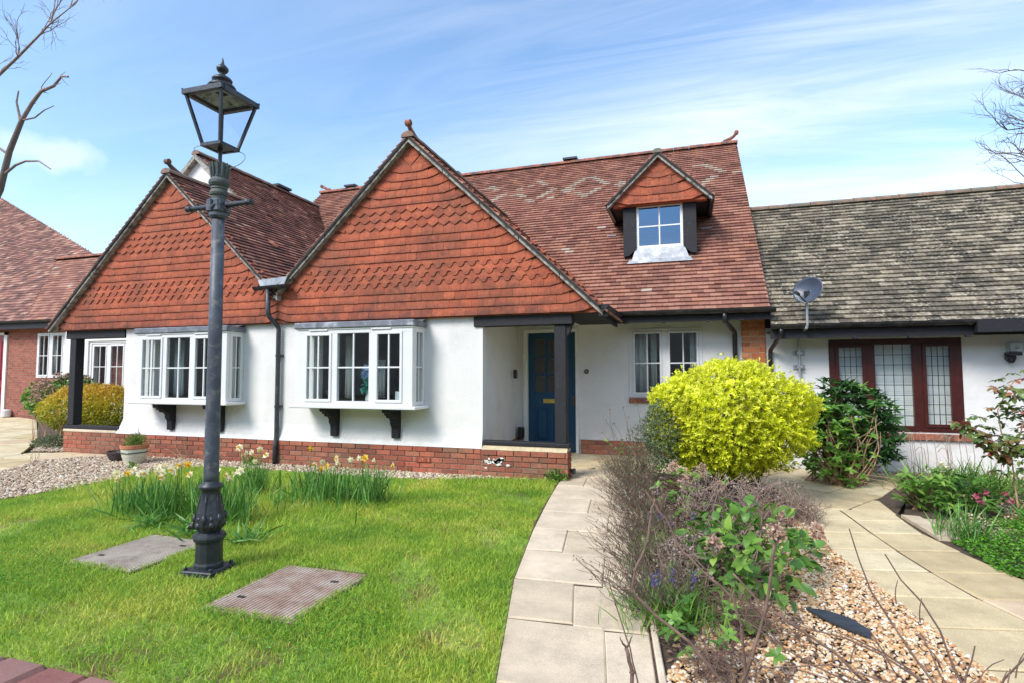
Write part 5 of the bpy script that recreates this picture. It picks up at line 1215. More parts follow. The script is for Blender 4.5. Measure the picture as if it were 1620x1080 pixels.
# golden privet dome
C0 = (.40, 6.28, .88)
pv = thing('golden_shrub', (.40, 6.28, 0), 'large clipped golden-yellow shrub dome in the bed between the two paths', 'shrub')
P, d = shell(6600, C0, (.80, .76, .57), .86, None, .09, 1.7)
hq = np.sin(P[:, 0]*8+1)+np.sin(P[:, 1]*7+2)+np.sin(P[:, 2]*10+1.5); kq = ~((hq > 1.4) & (RNG.random(len(P)) < .7)); P, d = P[kq], d[kq]
n = len(P); ax = d*.7+RNG.normal(0, .42, (n, 3)); ax[:, 2] += .25; ax /= np.linalg.norm(ax, axis=1, keepdims=True); NL = 8
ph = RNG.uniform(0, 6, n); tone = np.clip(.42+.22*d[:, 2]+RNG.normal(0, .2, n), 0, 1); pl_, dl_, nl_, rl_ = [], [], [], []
s1 = np.cross(ax, rdir(n)); s1 /= np.linalg.norm(s1, axis=1, keepdims=True); s2 = np.cross(ax, s1); ln_ = RNG.uniform(.025, .065, n)[:, None]
for q in range(NL):
    an = (ph+q*2.4)[:, None]; sd2 = s1*np.cos(an)+s2*np.sin(an); t_ = (q+.5)/NL
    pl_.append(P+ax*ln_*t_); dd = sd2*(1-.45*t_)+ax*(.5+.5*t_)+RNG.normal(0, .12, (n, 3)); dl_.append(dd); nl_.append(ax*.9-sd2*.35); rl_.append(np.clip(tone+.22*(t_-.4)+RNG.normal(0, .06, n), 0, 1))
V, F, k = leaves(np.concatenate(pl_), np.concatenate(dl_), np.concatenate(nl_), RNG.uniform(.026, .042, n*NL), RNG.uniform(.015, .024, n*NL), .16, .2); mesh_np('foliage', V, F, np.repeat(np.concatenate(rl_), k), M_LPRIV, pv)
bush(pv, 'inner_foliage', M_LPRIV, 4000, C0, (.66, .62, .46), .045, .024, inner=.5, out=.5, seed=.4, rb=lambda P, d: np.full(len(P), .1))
bush(pv, 'shoots', M_LPRIV, 200, (C0[0], C0[1], C0[2]+.02), (.86, .82, .625), .045, .022, inner=.94, lump=.10, out=1.2, up=.6, seed=1.7)
bush(pv, 'grey_foliage', M_LGREY, 2600, (-.26, 5.92, .74), (.22, .22, .34), .034, .016, inner=.4, seed=2.2)
S = []
for i in range(26):
    a = RNG.uniform(0, 2*PI); r = RNG.uniform(.02, .14); q = RNG.uniform(.2, .65)
    S.append((arc((C0[0]+r*math.cos(a), C0[1]+r*math.sin(a), -.02), (C0[0]+q*math.cos(a), C0[1]+q*math.sin(a), RNG.uniform(.55, 1.2)), .08, 5, .015), .016, .005))
for i in range(130):
    a = RNG.uniform(0, 2*PI); b = math.acos(RNG.uniform(-.5, 1)); e = Vector((C0[0]+.74*math.cos(a)*math.sin(b), C0[1]+.70*math.sin(a)*math.sin(b), C0[2]+.52*math.cos(b)))
    S.append((arc((C0[0]+.3*math.cos(a)*math.sin(b), C0[1]+.3*math.sin(a)*math.sin(b), .6), e, .06, 4, .01), .006, .0025))
stems('branches', M_BARK, pv, S)

# rhododendron / hydrangea by the right window
rh = thing('evergreen_shrub', (1.80, 7.75, 0), 'dark green evergreen shrub with tan stems in front of the brown window', 'shrub')
def whorls(parent, name, mat, centres, nl, L_, W_, rb=None, pts=8, tilt=.35):
    Ps = []; Ds = []; Ns = []; R = []
    for c in centres:
        ax = Vector((RNG.normal(0, .35), RNG.normal(0, .35)-.15, 1)).normalized(); s = ax.orthogonal().normalized(); t = ax.cross(s); ph = RNG.uniform(0, 6); rr_ = RNG.random()
        for k in range(nl):
            a = ph+2*PI*k/nl+RNG.normal(0, .2); el = tilt+RNG.normal(0, .25)
            d = (s*math.cos(a)+t*math.sin(a))*math.cos(el)+ax*math.sin(el); Ps.append(c); Ds.append(d); Ns.append(ax*math.cos(el)-(s*math.cos(a)+t*math.sin(a))*math.sin(el)); R.append(min(1, max(0, rr_*.7+RNG.random()*.3)))
    n = len(Ps); V, F, k = leaves(np.array(Ps, float), np.array(Ds, float), np.array(Ns, float), RNG.uniform(.75, 1.25, n)*L_, RNG.uniform(.8, 1.2, n)*W_, .10, .22, pts)
    return mesh_np(name, V, F, np.repeat(R, k), mat, parent)
cs = []
P, d = shell(430, (1.93, 7.95, .64), (.54, .42, .60), .6, .1, .1, 3.3); cs = [Vector(p) for p in P]
whorls(rh, 'foliage', M_LRHOD, cs, 8, .115, .036)
P, d = shell(170, (1.62, 7.6, .50), (.40, .30, .52), .65, .06, .1, 1.3)
lo = [Vector(p) for p in P]
whorls(rh, 'fresh_foliage', M_LLIME, [p for i, p in enumerate(lo) if i % 3 == 0], 5, .085, .045)
whorls(rh, 'mid_foliage', M_LGREEN, [p for i, p in enumerate(lo) if i % 3], 6, .085, .042)
P, d = shell(60, (1.70, 7.33, .40), (.36, .12, .42), .4, .06, .1, 1.3)
whorls(rh, 'fresh_foliage', M_LLIME, [Vector(p) for p in P], 5, .075, .040)
S = []
for i in range(60):
    q = random.choice(cs+lo); S.append((arc((1.75+RNG.normal(0, .12), 7.62+RNG.normal(0, .08), 0), q, .10, 6, .01), .011, .004))
for i in range(24):
    x = 1.35+RNG.uniform(0, .8); S.append((arc((1.72+RNG.normal(0, .07), 7.45+RNG.normal(0, .05), 0), (x, 7.40+RNG.normal(0, .1), RNG.uniform(.3, .85)), .14, 6, .012), .009, .003))
stems('stems', M_TAN, rh, S)

# hydrangea with big leaves, at the foot of the golden shrub
hy = thing('hydrangea', (.45, 4.0, 0), 'leafy green plant with large toothed leaves in the gravel bed', 'plant')
P, d = shell(400, (.34, 3.9, .22), (.38, .55, .24), .45, .04, .14, .7); n = len(P); D = d+RNG.normal(0, .4, (n, 3)); D[:, 2] -= .1; Nn = d*.8+RNG.normal(0, .3, (n, 3)); Nn[:, 2] += .8
V, F, k = leaves(P, D, Nn, RNG.uniform(.05, .11, n), RNG.uniform(.035, .07, n), .16, .30, 8); mesh_np('leaves', V, F, np.repeat(RNG.random(n), k), M_LGREEN, hy)
cl = [Vector((x, y, z)) for x, y, z in [(.60,3.95,.30),(.66,3.8,.18),(.35,3.7,.30),(.28,3.55,.22),(.70,4.3,.22),(.58,4.4,.30),(-.02,5.0,.25),(.05,5.3,.28),(-.1,4.7,.2),(.30,3.6,.14),(.82,4.55,.10),(.2,3.75,.35)]]
whorls(hy, 'fresh_leaves', M_LLIME, cl, 6, .075, .055)
S = [(arc((.3+RNG.normal(0, .1), 4.0+RNG.normal(0, .12), 0), Vector(P[i % n]), .05, 4), .005, .003) for i in range(50)]; stems('stems', M_TWIG, hy, S)
whorls(hy, 'back_leaves', M_LLIME, [Vector((RNG.uniform(-.30, .30), RNG.uniform(4.9, 6.2), RNG.uniform(.12, .42))) for _ in range(34)], 6, .06, .035)
whorls(hy, 'low_leaves', M_LGREEN, [Vector((RNG.uniform(-.15, .35), RNG.uniform(2.7, 3.6), RNG.uniform(.04, .16))) for _ in range(40)], 6, .05, .026)
def dryhead(c, r, n, parent=None, mat=M_DRYFL, label=None):
    P = np.array(c)+rdir(n, .3)*r*RNG.uniform(.6, 1, (n, 1)); V, F, k = leaves(P, rdir(n), rdir(n), r*.42, r*.38, .15, .2); return mesh_np('flower_head', V, F, np.repeat(RNG.random(n), k), mat, parent)
for c in [(.13,3.62,.30),(.62,4.28,.33),(.80,4.15,.24),(-.16,5.6,.42),(-.05,5.0,.40),(.22,4.9,.40),(.9,4.7,.16),(.1,5.4,.46)]:
    dryhead(c, .055, 90, hy)

# lavender and tangled stems spilling over the path edge
def lavender(c, R, H, n, label, lean=(-.5, -.1), seed=0, green=900, grp='lavender bushes beside the slab path'):
    t = thing('lavender', (c[0], c[1], 0), label, 'lavender', grp)
    S = []; tips = []
    for i in range(n):
        a = RNG.uniform(0, 2*PI); r = RNG.uniform(0, .09); e = RNG.uniform(.35, 1)
        tx, ty = c[0]+R*e*math.cos(a)+lean[0]*R*.6*e, c[1]+R*e*math.sin(a)*.9+lean[1]*R; tz = H*RNG.uniform(.55, 1.05)*(1.15-.45*e)
        P = arc((c[0]+r*math.cos(a), c[1]+r*math.sin(a), .01), (tx, ty, tz), .09, 6, .006); S.append((P, .0028, .0011)); tips.append(P)
        if RNG.random() < .75:
            for _ in range(2):
                b = P[3]; S.append((arc(b, b+Vector((RNG.normal(0, .06)-.02, RNG.normal(0, .06), RNG.uniform(.02, .12))), .1, 3, .003), .0016, .0009))
    stems('stems', M_TWIGP, t, S, 3)
    m_ = green; Q = []; 
    for _ in range(m_): p = random.choice(tips); k = RNG.integers(1, 5); Q.append(p[k]*.5+p[k-1]*.5+Vector(RNG.normal(0, .018, 3)))
    Q = np.array(Q); D = RNG.normal(0, .4, (m_, 3)); D[:, 2] += 1
    V, F, k = leaves(Q, D, rdir(m_), RNG.uniform(.03, .06, m_), .006, .2, .1); mesh_np('leaves', V, F, np.repeat(RNG.random(m_), k), M_LGREY, t)
    sd_ = []
    for p in tips: 
        if RNG.random() < .35: 
            for _ in range(4): sd_.append(p[-1]+Vector(RNG.normal(0, .008, 3)))
    sd_ = np.array(sd_); V, F, k = leaves(sd_, rdir(len(sd_)), rdir(len(sd_)), .014, .009, .2, .1); mesh_np('seed_heads', V, F, np.repeat(RNG.random(len(sd_)), k), M_SEED, t)
    return t
lavender((-.18, 3.25), .38, .42, 115, 'nearest straggly lavender leaning over the slab path', green=700)
lavender((-.28, 3.95), .40, .46, 115, 'second lavender along the slab path, full of bare purple-brown stems', green=500)
lavender((-.34, 4.70), .38, .50, 105, 'third lavender along the slab path, beside the dried flower heads', green=500)
lavender((-.48, 5.55), .42, .55, 140, 'fourth lavender along the slab path, left of the golden shrub', green=700)
lavender((-.62, 6.5), .38, .60, 120, 'farthest lavender by the slab path, nearest the door', green=1500)
# green grassy clumps with blue grape hyacinths
for (x, y, lab) in [(-.12, 3.2, 'clump of bright narrow leaves low beside the slab path, nearest the viewer'), (-.15, 4.2, 'clump of narrow leaves with blue flowers among the bare lavender stems')]:
    t = thing('hyacinth_clump', (x, y, 0), lab, 'flowers')
    n = 420; P = np.array([x, y, 0.0])+np.concatenate([RNG.normal(0, .13, (n, 2)), np.zeros((n, 1))], 1); D = RNG.normal(0, .45, (n, 3)); D[:, 2] = 1
    V, F, k = leaves(P, D, rdir(n), RNG.uniform(.10, .24, n), .009, .1, .35, 8); mesh_np('leaves', V, F, np.repeat(RNG.random(n), k), M_LLIME, t)
    for _ in range(4):
        c = (x+RNG.normal(0, .12), y+RNG.normal(0, .12), .26); n = 34; P = np.array(c)+RNG.normal(0, 1, (n, 3))*np.array([.008, .008, .022]); V, F, k = leaves(P, rdir(n), rdir(n), .014, .012, .2, .1); mesh_np('flower', V, F, np.repeat(RNG.random(n), k), M_PURP, t)

# dead tangle of stems with seed heads in front of the golden shrub
def tangle(c, R, H, n, label, mat=M_TWIG, heads=300, name='dead_perennial', r0=.0042, up=.9, dens=True):
    t = thing(name, (c[0], c[1], 0), label, 'dead plant')
    S = []; ends = []
    for i in range(n):
        a = RNG.uniform(0, 2*PI); e = RNG.uniform(.1, 1); b = (c[0]+RNG.normal(0, R[0]*.35), c[1]+RNG.normal(0, R[1]*.35), 0)
        P = arc(b, (c[0]+R[0]*e*math.cos(a), c[1]+R[1]*e*math.sin(a), H*RNG.uniform(.4, 1)), .22, 7, .012); S.append((P, r0, r0*.35)); ends.append(P)
        for _ in range(2):
            q = P[RNG.integers(3, 6)]; S.append((arc(q, q+Vector((RNG.normal(0, .08), RNG.normal(0, .08), RNG.normal(.03, .06))), .25, 4, .006), r0*.5, r0*.25))
    stems('stems', mat, t, S, 4)
    if heads:
        Q = []
        for _ in range(heads):
            p = random.choice(ends)[RNG.integers(4, 7)]
            for _ in range(4): Q.append(p+Vector(RNG.normal(0, .010, 3)))
        Q = np.array(Q); V, F, k = leaves(Q, rdir(len(Q)), rdir(len(Q)), .024, .015, .2, .1); mesh_np('seed_heads', V, F, np.repeat(RNG.random(len(Q)), k), M_SEED, t)
    return t
tangle((.22, 4.75), (.36, .28), .56, 95, 'grey-brown dead seed stems massed in front of the golden shrub', heads=300, r0=.005)
tangle((.62, 5.45), (.36, .36), .42, 70, 'tangle of pale bare twigs at the right foot of the golden shrub', heads=60, r0=.0055)
tangle((-.05, 3.65), (.20, .22), .34, 60, 'small clump of dark dead flower stems among the green leaves', heads=240)
tangle((.22, 3.15), (.30, .34), .18, 95, 'low mat of reddish-brown dead stalks at the front of the bed', mat=M_TWIGP, heads=0, r0=.0025)
tangle((.10, 2.62), (.20, .26), .14, 70, 'sparse reddish dead stalks at the very front of the bed by the path edging', mat=M_TWIGP, heads=0, r0=.0022)
tangle((.98, 5.65), (.14, .55), .22, 90, 'low brown twiggy growth along the left edge of the right path', heads=40, r0=.003)
n = 5200; P = in_poly(n, [(-.62,5.4),(-.25,3.0),(.2,2.3),(.55,3.0),(.62,4.6),(.98,5.9),(.85,7.1),(-.5,7.4),(-.62,6.5)]); n = len(P)
P = np.concatenate([P, RNG.uniform(.004, .03, (n, 1))], 1); V, F, k = leaves(P, RNG.normal(0, 1, (n, 3))*np.array([1, 1, .25]), np.array([[0,0,1]])+RNG.normal(0, .4, (n, 3)), RNG.uniform(.02, .05, n), RNG.uniform(.012, .028, n), .15, .1)
tag(mesh_np('leaf_litter', V, F, np.repeat(RNG.random(n), k), m_leaf('dead_leaf', [(0, (.07,.04,.03)), (.6, (.2,.12,.08)), (1, (.34,.22,.14))], rough=.9, transl=.1)), 'dead leaves littering the bed between the paths', kind='stuff')

# tall dead flower stems right in front of the camera
def tall(name_, pts, r0, r1, label, head=None, side=()):
    t = thing('dead_perennial', pts[0], label, 'dead flower stem', 'tall dead flower stems nearest the viewer')
    P = []
    for i in range(len(pts)-1):
        a, b = Vector(pts[i]), Vector(pts[i+1])
        for k in range(4): P.append(a.lerp(b, k/4)+Vector(RNG.normal(0, .0012, 3)))
    P.append(Vector(pts[-1])); m = MB(); m.tube(P, list(np.linspace(r0, r1, len(P))), 8); 
    for q in side: m.tube(arc(Vector(q[0]), Vector(q[1]), .08, 6, .001), [.0032, .003, .0026, .0022, .0018, .0014], 6)
    for i in range(1, len(pts)-1): m.tube([Vector(pts[i])-Vector((0,0,.006)), Vector(pts[i]), Vector(pts[i])+Vector((0,0,.006))], [r1*.8, r1*1.7, r1*.8], 7)
    m.build('stem', M_TWIGP, t, smooth=True)
    if head:
        c, r, mt = head; dryhead(c, r, 160, t, mt)
        m = MB(); 
        for k in range(9):
            a = 2*PI*k/9; m.tube([Vector(pts[-1]), Vector(c)+Vector((r*.8*math.cos(a), r*.8*math.sin(a), -r*.1))], [.0018, .001], 4)
        m.build('bracts', M_TWIGP, t)
    return t
tall('flower_stem', [(.09, 1.9, .0), (.125, 1.8, .42), (.158, 1.75, .533), (.198, 1.75, .68), (.214, 1.75, .787), (.226, 1.75, .865)], .0052, .0040, 'upright dead stem topped by a pale dried flower head, nearest the viewer', ((.228, 1.75, .892), .026, M_DRYFL))
tall('flower_stem', [(.14, 1.85, .0), (.08, 1.75, .45), (-.014, 1.75, .553), (-.104, 1.75, .614), (-.178, 1.75, .68), (-.167, 1.75, .747), (-.128, 1.75, .836), (-.117, 1.75, .923), (-.105, 1.75, .965)], .0052, .0032, 'kinked dead stem leaning left over the slab path with a dark seed head', ((-.098, 1.75, .985), .016, M_SEED), side=[((-.178, 1.75, .68), (-.21, 1.74, .69)), ((-.178, 1.75, .68), (-.192, 1.75, .70))])
tall('flower_stem', [(.17, 1.95, .0), (.147, 1.85, .44), (.135, 1.80, .60), (.111, 1.8, .678), (.042, 1.8, .735), (-.028, 1.8, .80), (-.081, 1.8, .898), (-.135, 1.8, .975)], .0050, .0026, 'dead stem arching up to the left behind the other nearest stems')
tall('flower_stem', [(.55, 1.95, .0), (.45, 1.75, .50), (.367, 1.75, .582), (.259, 1.75, .644), (.178, 1.75, .695), (.112, 1.75, .765)], .0046, .0026, 'dead stem slanting from lower right up to the left across the green leaves', side=[((.17, 1.75, .70), (.20, 1.75, .60)), ((.259, 1.75, .644), (.30, 1.74, .66))])
tall('flower_stem', [(-.20, 1.5, .0), (-.16, 1.5, .40), (-.155, 1.5, .57), (-.17, 1.5, .63)], .0052, .0050, 'short thick broken stem at the bottom of the view over the slab path', side=[((-.17, 1.5, .63), (-.185, 1.5, .655)), ((-.17, 1.5, .63), (-.155, 1.5, .66))])
tall('flower_stem', [(-.12, 1.6, .0), (-.14, 1.6, .45), (-.17, 1.6, .58), (-.21, 1.6, .70), (-.235, 1.6, .79)], .003, .0014, 'thin dark twig rising over the near end of the slab path')
# twiggy shrub low at the front right
tw = thing('bare_shrub', (.80, 1.62, 0), 'leafless forked twigs rising over the gravel at the bottom right', 'bare shrub')
S = []; bs = Vector((.63, 1.6, .505))
S.append(([Vector((.70, 1.65, .0)), Vector((.68, 1.62, .3)), bs], .008, .006))
for e in [(.74,1.6,.60),(.70,1.6,.66),(.755,1.6,.735),(.635,1.6,.70),(.56,1.62,.60),(.43,1.65,.69),(.36,1.7,.66),(.45,1.62,.565),(.34,1.62,.59),(.52,1.6,.72),(.47,1.66,.88),(.40,1.7,.93),(.24,1.6,.60),(.20,1.62,.70),(.30,1.6,.52),(.17,1.6,.58),(.14,1.64,.68),(.83,1.6,.56)]:
    S.append((arc(bs+Vector(RNG.normal(0, .008, 3)), e, .13, 7, .003), .0034, .0014))
    e = Vector(e); q = bs.lerp(e, .6); S.append((arc(q, q+Vector((RNG.normal(0, .05), 0, .06)), .1, 4), .0016, .0009))
stems('twigs', M_TWIGP, tw, S, 6)

# right-hand bed
he = thing('hellebore', (2.30, 6.35, 0), 'hellebore with lime leaves and nodding pink flowers beside the right path', 'plant')
whorls(he, 'leaves', M_LGREEN, [Vector(p) for p in shell(120, (2.42, 6.4, .16), (.44, .30, .20), .4, .04, .1, .9)[0]], 7, .085, .030)
whorls(he, 'fresh_leaves', M_LLIME, [Vector(p) for p in shell(46, (2.16, 6.35, .20), (.26, .22, .22), .4, .04, .1, .2)[0]], 7, .095, .032)
whorls(he, 'top_leaves', M_LLIME, [Vector((2.28+RNG.normal(0, .06), 6.35, RNG.uniform(.3, .42))) for _ in range(8)], 6, .06, .022)
S = [(arc((2.25+RNG.normal(0, .12), 6.4, 0), (2.05+RNG.normal(0, .25), 6.3, RNG.uniform(.2, .46)), .1, 5), .005, .002) for _ in range(26)]; stems('stems', M_TAN, he, S)
for c in [(2.52,6.2,.21),(2.60,6.25,.23),(2.72,6.2,.24),(2.74,6.15,.19),(2.50,6.1,.17),(3.02,6.2,.20)]:
    n = 14; P = np.array(c)+rdir(n)*.012; V, F, k = leaves(P, rdir(n, -.4), rdir(n), .032, .028, .2, .2); mesh_np('flower', V, F, np.repeat(RNG.random(n), k), M_PINK, he)
for c in [(2.28,6.3,.47),(2.33,6.3,.45)]:
    n = 10; P = np.array(c)+rdir(n)*.008; V, F, k = leaves(P, rdir(n, -.4), rdir(n), .035, .025, .2, .2); mesh_np('flower', V, F, np.repeat(RNG.random(n), k), M_PALE, he)
# grassy tuft behind
gt = thing('grass_tuft', (2.75, 7.5, 0), 'arching dark grassy clump with bent seed stalks against the right white wall', 'ornamental grass')
n = 520; P = np.stack([2.95+RNG.normal(0, .32, n), 7.4+RNG.normal(0, .18, n), np.zeros(n)], 1); D = RNG.normal(0, .55, (n, 3)); D[:, 2] = 1; V, F, k = leaves(P, D, rdir(n), RNG.uniform(.2, .42, n), .012, .1, .5, 8); mesh_np('blades', V, F, np.repeat(RNG.random(n), k), M_LGREEN, gt)
S = []
for _ in range(16):
    x = 2.75+RNG.normal(0, .22); h = RNG.uniform(.45, .68); p = [Vector((x, 7.6, 0)), Vector((x+.02, 7.6, h*.6)), Vector((x, 7.6, h)), Vector((x-.05, 7.6, h+.02)), Vector((x-.09, 7.6, h-.03))]; S.append((p, .003, .004))
stems('seed_stalks', M_TWIG, gt, S, 4)
# ground cover
P = in_poly(26000, [(1.98,5.42),(1.95,5.2),(1.96,4.6),(2.1,4.25),(2.35,3.8),(3.4,3.6),(3.8,5.5),(3.3,6.5),(2.85,6.35),(2.6,5.65),(2.2,5.45)]); n = len(P)
ed = np.clip((P[:, 0]-1.93)*2.6, .15, 1); hz = .20*ed*(.75+.25*np.sin(P[:, 0]*7)*np.sin(P[:, 1]*8))*RNG.uniform(.55, 1.05, n); 
P3 = np.concatenate([P, hz[:, None]], 1); D = RNG.normal(0, 1, (n, 3)); D[:, 2] = np.abs(D[:, 2])*.4; V, F, k = leaves(P3, D, np.array([[0,0,1]])+RNG.normal(0, .5, (n, 3)), RNG.uniform(.016, .03, n), RNG.uniform(.012, .020, n), .15, .15)
tag(mesh_np('ground_cover', V, F, np.repeat(RNG.random(n), k), M_LCOVER), 'dense bright green ground cover spreading beside the right path', kind='stuff')
for (x, y, lab) in [(2.04, 5.35, 'small grassy clump at the corner of the recessed cover on the right'), (2.75, 5.7, 'grassy hyacinth clump with a purple bloom at the right edge')]:
    t = thing('hyacinth_clump', (x, y, 0), lab, 'flowers'); n = 90; P = np.array([x, y, 0.0])+np.concatenate([RNG.normal(0, .07, (n, 2)), np.zeros((n, 1))], 1); D = RNG.normal(0, .3, (n, 3)); D[:, 2] = 1
    V, F, k = leaves(P, D, rdir(n), RNG.uniform(.18, .34, n), .010, .1, .3, 8); mesh_np('leaves', V, F, np.repeat(RNG.random(n), k), M_DAFL, t)
    if x > 2.5:
        for c in ((2.72, 5.6, .30), (2.80, 5.62, .28)): n = 60; P = np.array(c)+RNG.normal(0, 1, (n, 3))*np.array([.014, .014, .03]); V, F, k = leaves(P, rdir(n), rdir(n), .018, .014, .2, .1); mesh_np('flower', V, F, np.repeat(RNG.random(n), k), M_PURP, t)
# rose
ro = thing('rose_bush', (2.85, 6.25, 0), 'rose bush with bronze-red young leaves in front of the right white wall', 'rose')
S = []; tips = []; tr = Vector((2.83, 6.2, 0))
main = [[(2.83,6.2,0),(2.80,6.2,.35),(2.79,6.2,.62)], [(2.79,6.2,.62),(2.70,6.15,.80),(2.66,6.1,1.0),(2.74,6.1,1.18),(2.80,6.1,1.28)], [(2.79,6.2,.55),(2.62,6.2,.68),(2.45,6.1,.80),(2.42,6.1,.88)], [(2.79,6.2,.62),(2.95,6.2,.85),(3.0,6.2,1.1)], [(2.83,6.2,.1),(3.0,6.2,.35),(3.1,6.2,.7)], [(2.79,6.2,.5),(2.68,6.1,.6),(2.60,6.1,.75)], [(2.8,6.2,.6),(2.85,6.1,.9),(2.9,6.1,1.05)]]
for q in main:
    P = [Vector(q[i]).lerp(Vector(q[i+1]), k/3) for i in range(len(q)-1) for k in range(3)]+[Vector(q[-1])]; S.append((P, .011 if q[0][2] == 0 else .006, .003)); tips += P[3:] if q[0][2] == 0 else P[1:]
stems('stems', M_TAN, ro, S, 6)
tips = [t for t in tips if t.z > .45]; cs = [random.choice(tips)+Vector(RNG.normal(0, .06, 3)) for _ in range(170)]
whorls(ro, 'leaves', M_LROSE, cs, 5, .062, .038, tilt=-.1)

# ------------------------------------------------------------------ daffodils
def daffodil_clump(loc, label, nl=90, h=.38, flowers=(), spread=.13, wide=1.0, blade=.011):
    t = thing('daffodil_clump', (loc[0], loc[1], 0), label, 'daffodils', 'daffodil clumps in the lawn')
    n = nl; P = np.zeros((n, 3)); P[:, :2] = np.array(loc[:2])+RNG.normal(0, spread, (n, 2))*np.array([wide, .8]); D = RNG.normal(0, .16, (n, 3)); D[:, 2] = 1
    fl_ = RNG.random(n) < .18; D[fl_, :2] *= 3.5
    V, F, k = leaves(P, D, rdir(n), RNG.uniform(.65, 1.1, n)*h, blade*RNG.uniform(.8, 1.3, n), .12, .16, 8); mesh_np('leaves', V, F, np.repeat(RNG.random(n), k), M_DAFL, t)
    for i, (dx, dy, z, yel) in enumerate(flowers):
        c = Vector((loc[0]+dx, loc[1]+dy, z)); f = Vector((RNG.normal(0, .5), -1, RNG.normal(0, .35))).normalized(); s = f.orthogonal().normalized(); u_ = f.cross(s)
        m = MB(); m.tube([(loc[0]+dx*.7, loc[1]+dy, 0), (loc[0]+dx*.9, loc[1]+dy, z*.6), c+Vector((0, .01, .012)), c-f*.01], [.0035, .003, .0028, .003], 5); so = m.build('flower_stalk', M_DAFL, t)
        m = MB(); sz = .041*RNG.uniform(.85, 1.15)
        for k2 in range(6):
            a = 2*PI*k2/6; d = s*math.cos(a)+u_*math.sin(a); e = f.cross(d)
            m.add([c, c+d*sz*.55+e*sz*.34-f*.003, c+d*sz+f*RNG.uniform(-.008, .004), c+d*sz*.55-e*sz*.34-f*.003], [(0,1,2,3)])
        fo_ = m.build('flower', M_YEL if yel else M_PALE, t)
        m = MB(); m.tube([c, c+f*.012, c+f*.022], [.008, .0105, .014], 9, cap=False); m.build('trumpet', M_YEL if (yel or i % 3 == 0) else M_PALE, t)
    return t
rf = lambda k, h, sx=.25: [(RNG.uniform(-sx, sx), RNG.uniform(-.1, .1), h*RNG.uniform(.88, 1.15), RNG.random() < .12) for _ in range(k)]
daffodil_clump((-5.05, 3.95), 'leftmost near daffodil clump with pale blooms, well left of the lamp', 120, .36, rf(8, .38), .13, 1.2)
daffodil_clump((-4.72, 3.98), 'daffodil clump second from the left, in front of the flower pot', 150, .40, rf(8, .44), .11)
daffodil_clump((-4.38, 4.05), 'tall daffodil clump just left of the lamp post', 150, .42, rf(7, .46), .10)
daffodil_clump((-3.92, 3.98), 'daffodil clump close behind the lamp post on its right', 150, .40, rf(5, .42, .2), .11)
daffodil_clump((-4.62, 5.0), 'daffodil clump with a tight bunch of pale blooms below the downpipe', 130, .38, [(-.22,0,.52,0),(-.14,.02,.46,0),(-.05,0,.47,0),(.02,.05,.50,0),(-.20,.03,.43,0),(.0,0,.37,0),(.10,.05,.44,0)], .12)
daffodil_clump((-4.0, 5.15), 'daffodil clump with one deep yellow bloom, right of the downpipe', 90, .34, [(.0,0,.52,1),(.16,.0,.38,0),(.22,0,.34,0),(.3,.05,.42,0)], .12)
daffodil_clump((-3.55, 4.9), 'tall leafy daffodil clump below the central bay window', 170, .42, [(-.12,0,.36,1),(-.05,0,.38,1),(.05,.04,.42,0),(-.2,0,.4,0)], .13)
daffodil_clump((-3.15, 4.98), 'rightmost daffodil clump, with a bright yellow bloom and one pale bloom apart', 170, .42, [(-.05,0,.48,1),(-.15,.05,.46,0),(-.22,0,.45,0),(.28,0,.42,0),(-.0,.1,.44,0)], .11)
daffodil_clump((-3.85, 4.62), 'flattened paler daffodil leaves between the upright clumps', 150, .20, [], .25, 1.5)
for (x, y, lab) in [(-4.55, 3.72, 'low strappy bluebell clump at the front left of the daffodils'), (-4.0, 3.62, 'low strappy bluebell clump left of the lamp base'), (-3.42, 3.62, 'low strappy bluebell clump right of the lamp base')]:
    t = thing('bluebell_clump', (x, y, 0), lab, 'bluebells', 'low strappy clumps in front of the daffodils'); n = 46; P = np.array([x, y, 0.0])+np.concatenate([RNG.normal(0, .05, (n, 2)), np.zeros((n, 1))], 1); D = RNG.normal(0, .75, (n, 3)); D[:, 2] = .7
    V, F, k = leaves(P, D, rdir(n, 1), RNG.uniform(.16, .28, n), .016, .1, .55, 8); mesh_np('leaves', V, F, np.repeat(RNG.random(n), k), M_DAFL, t)

# ------------------------------------------------------------------ pots and small plants by the left wall
m = MB(); px_, py_ = -8.0, 6.22
pt = thing('plant_pot', (px_, py_, 0), 'cream glazed pot with a terracotta rim standing on the pale shingle', 'plant pot')
m.lathe([(.115, -.01), (.13, .02), (.16, .12), (.172, .20), (.175, .225), (.165, .226)], (px_, py_), 28); m.build('body', m_plain('cream_glaze', (.62,.60,.47), .25, .08, 6, bmp=0, dirt=((.25,.3,.24), 14, .62, .7)), pt, smooth=False)
m = MB(); m.lathe([(.176, .165), (.179, .17), (.179, .178), (.176, .183)], (px_, py_), 28); m.build('green_band', m_plain('dark_green_glaze', (.03,.09,.07), .3, .1), pt)
m = MB(); m.lathe([(.17, .227), (.185, .235), (.19, .285), (.17, .287), (.165, .25), (.0, .25)], (px_, py_), 28); m.build('rim', m_plain('terracotta', (.48,.19,.09), .8, .2, 12), pt)
t = thing('potted_conifer', (px_, py_, .25), 'small spiky green conifer growing in the cream pot', 'potted plant')
n = 900; d = rdir(n, .5); P = np.array([px_+.02, py_, .30])+d*RNG.uniform(.02, .16, (n, 1))*np.array([1.1, .8, .9]); V, F, k = leaves(P, d+RNG.normal(0, .4, (n, 3)), rdir(n), .05, .008, .2, .1); mesh_np('foliage', V, F, np.repeat(RNG.random(n), k), M_LGREEN, t)
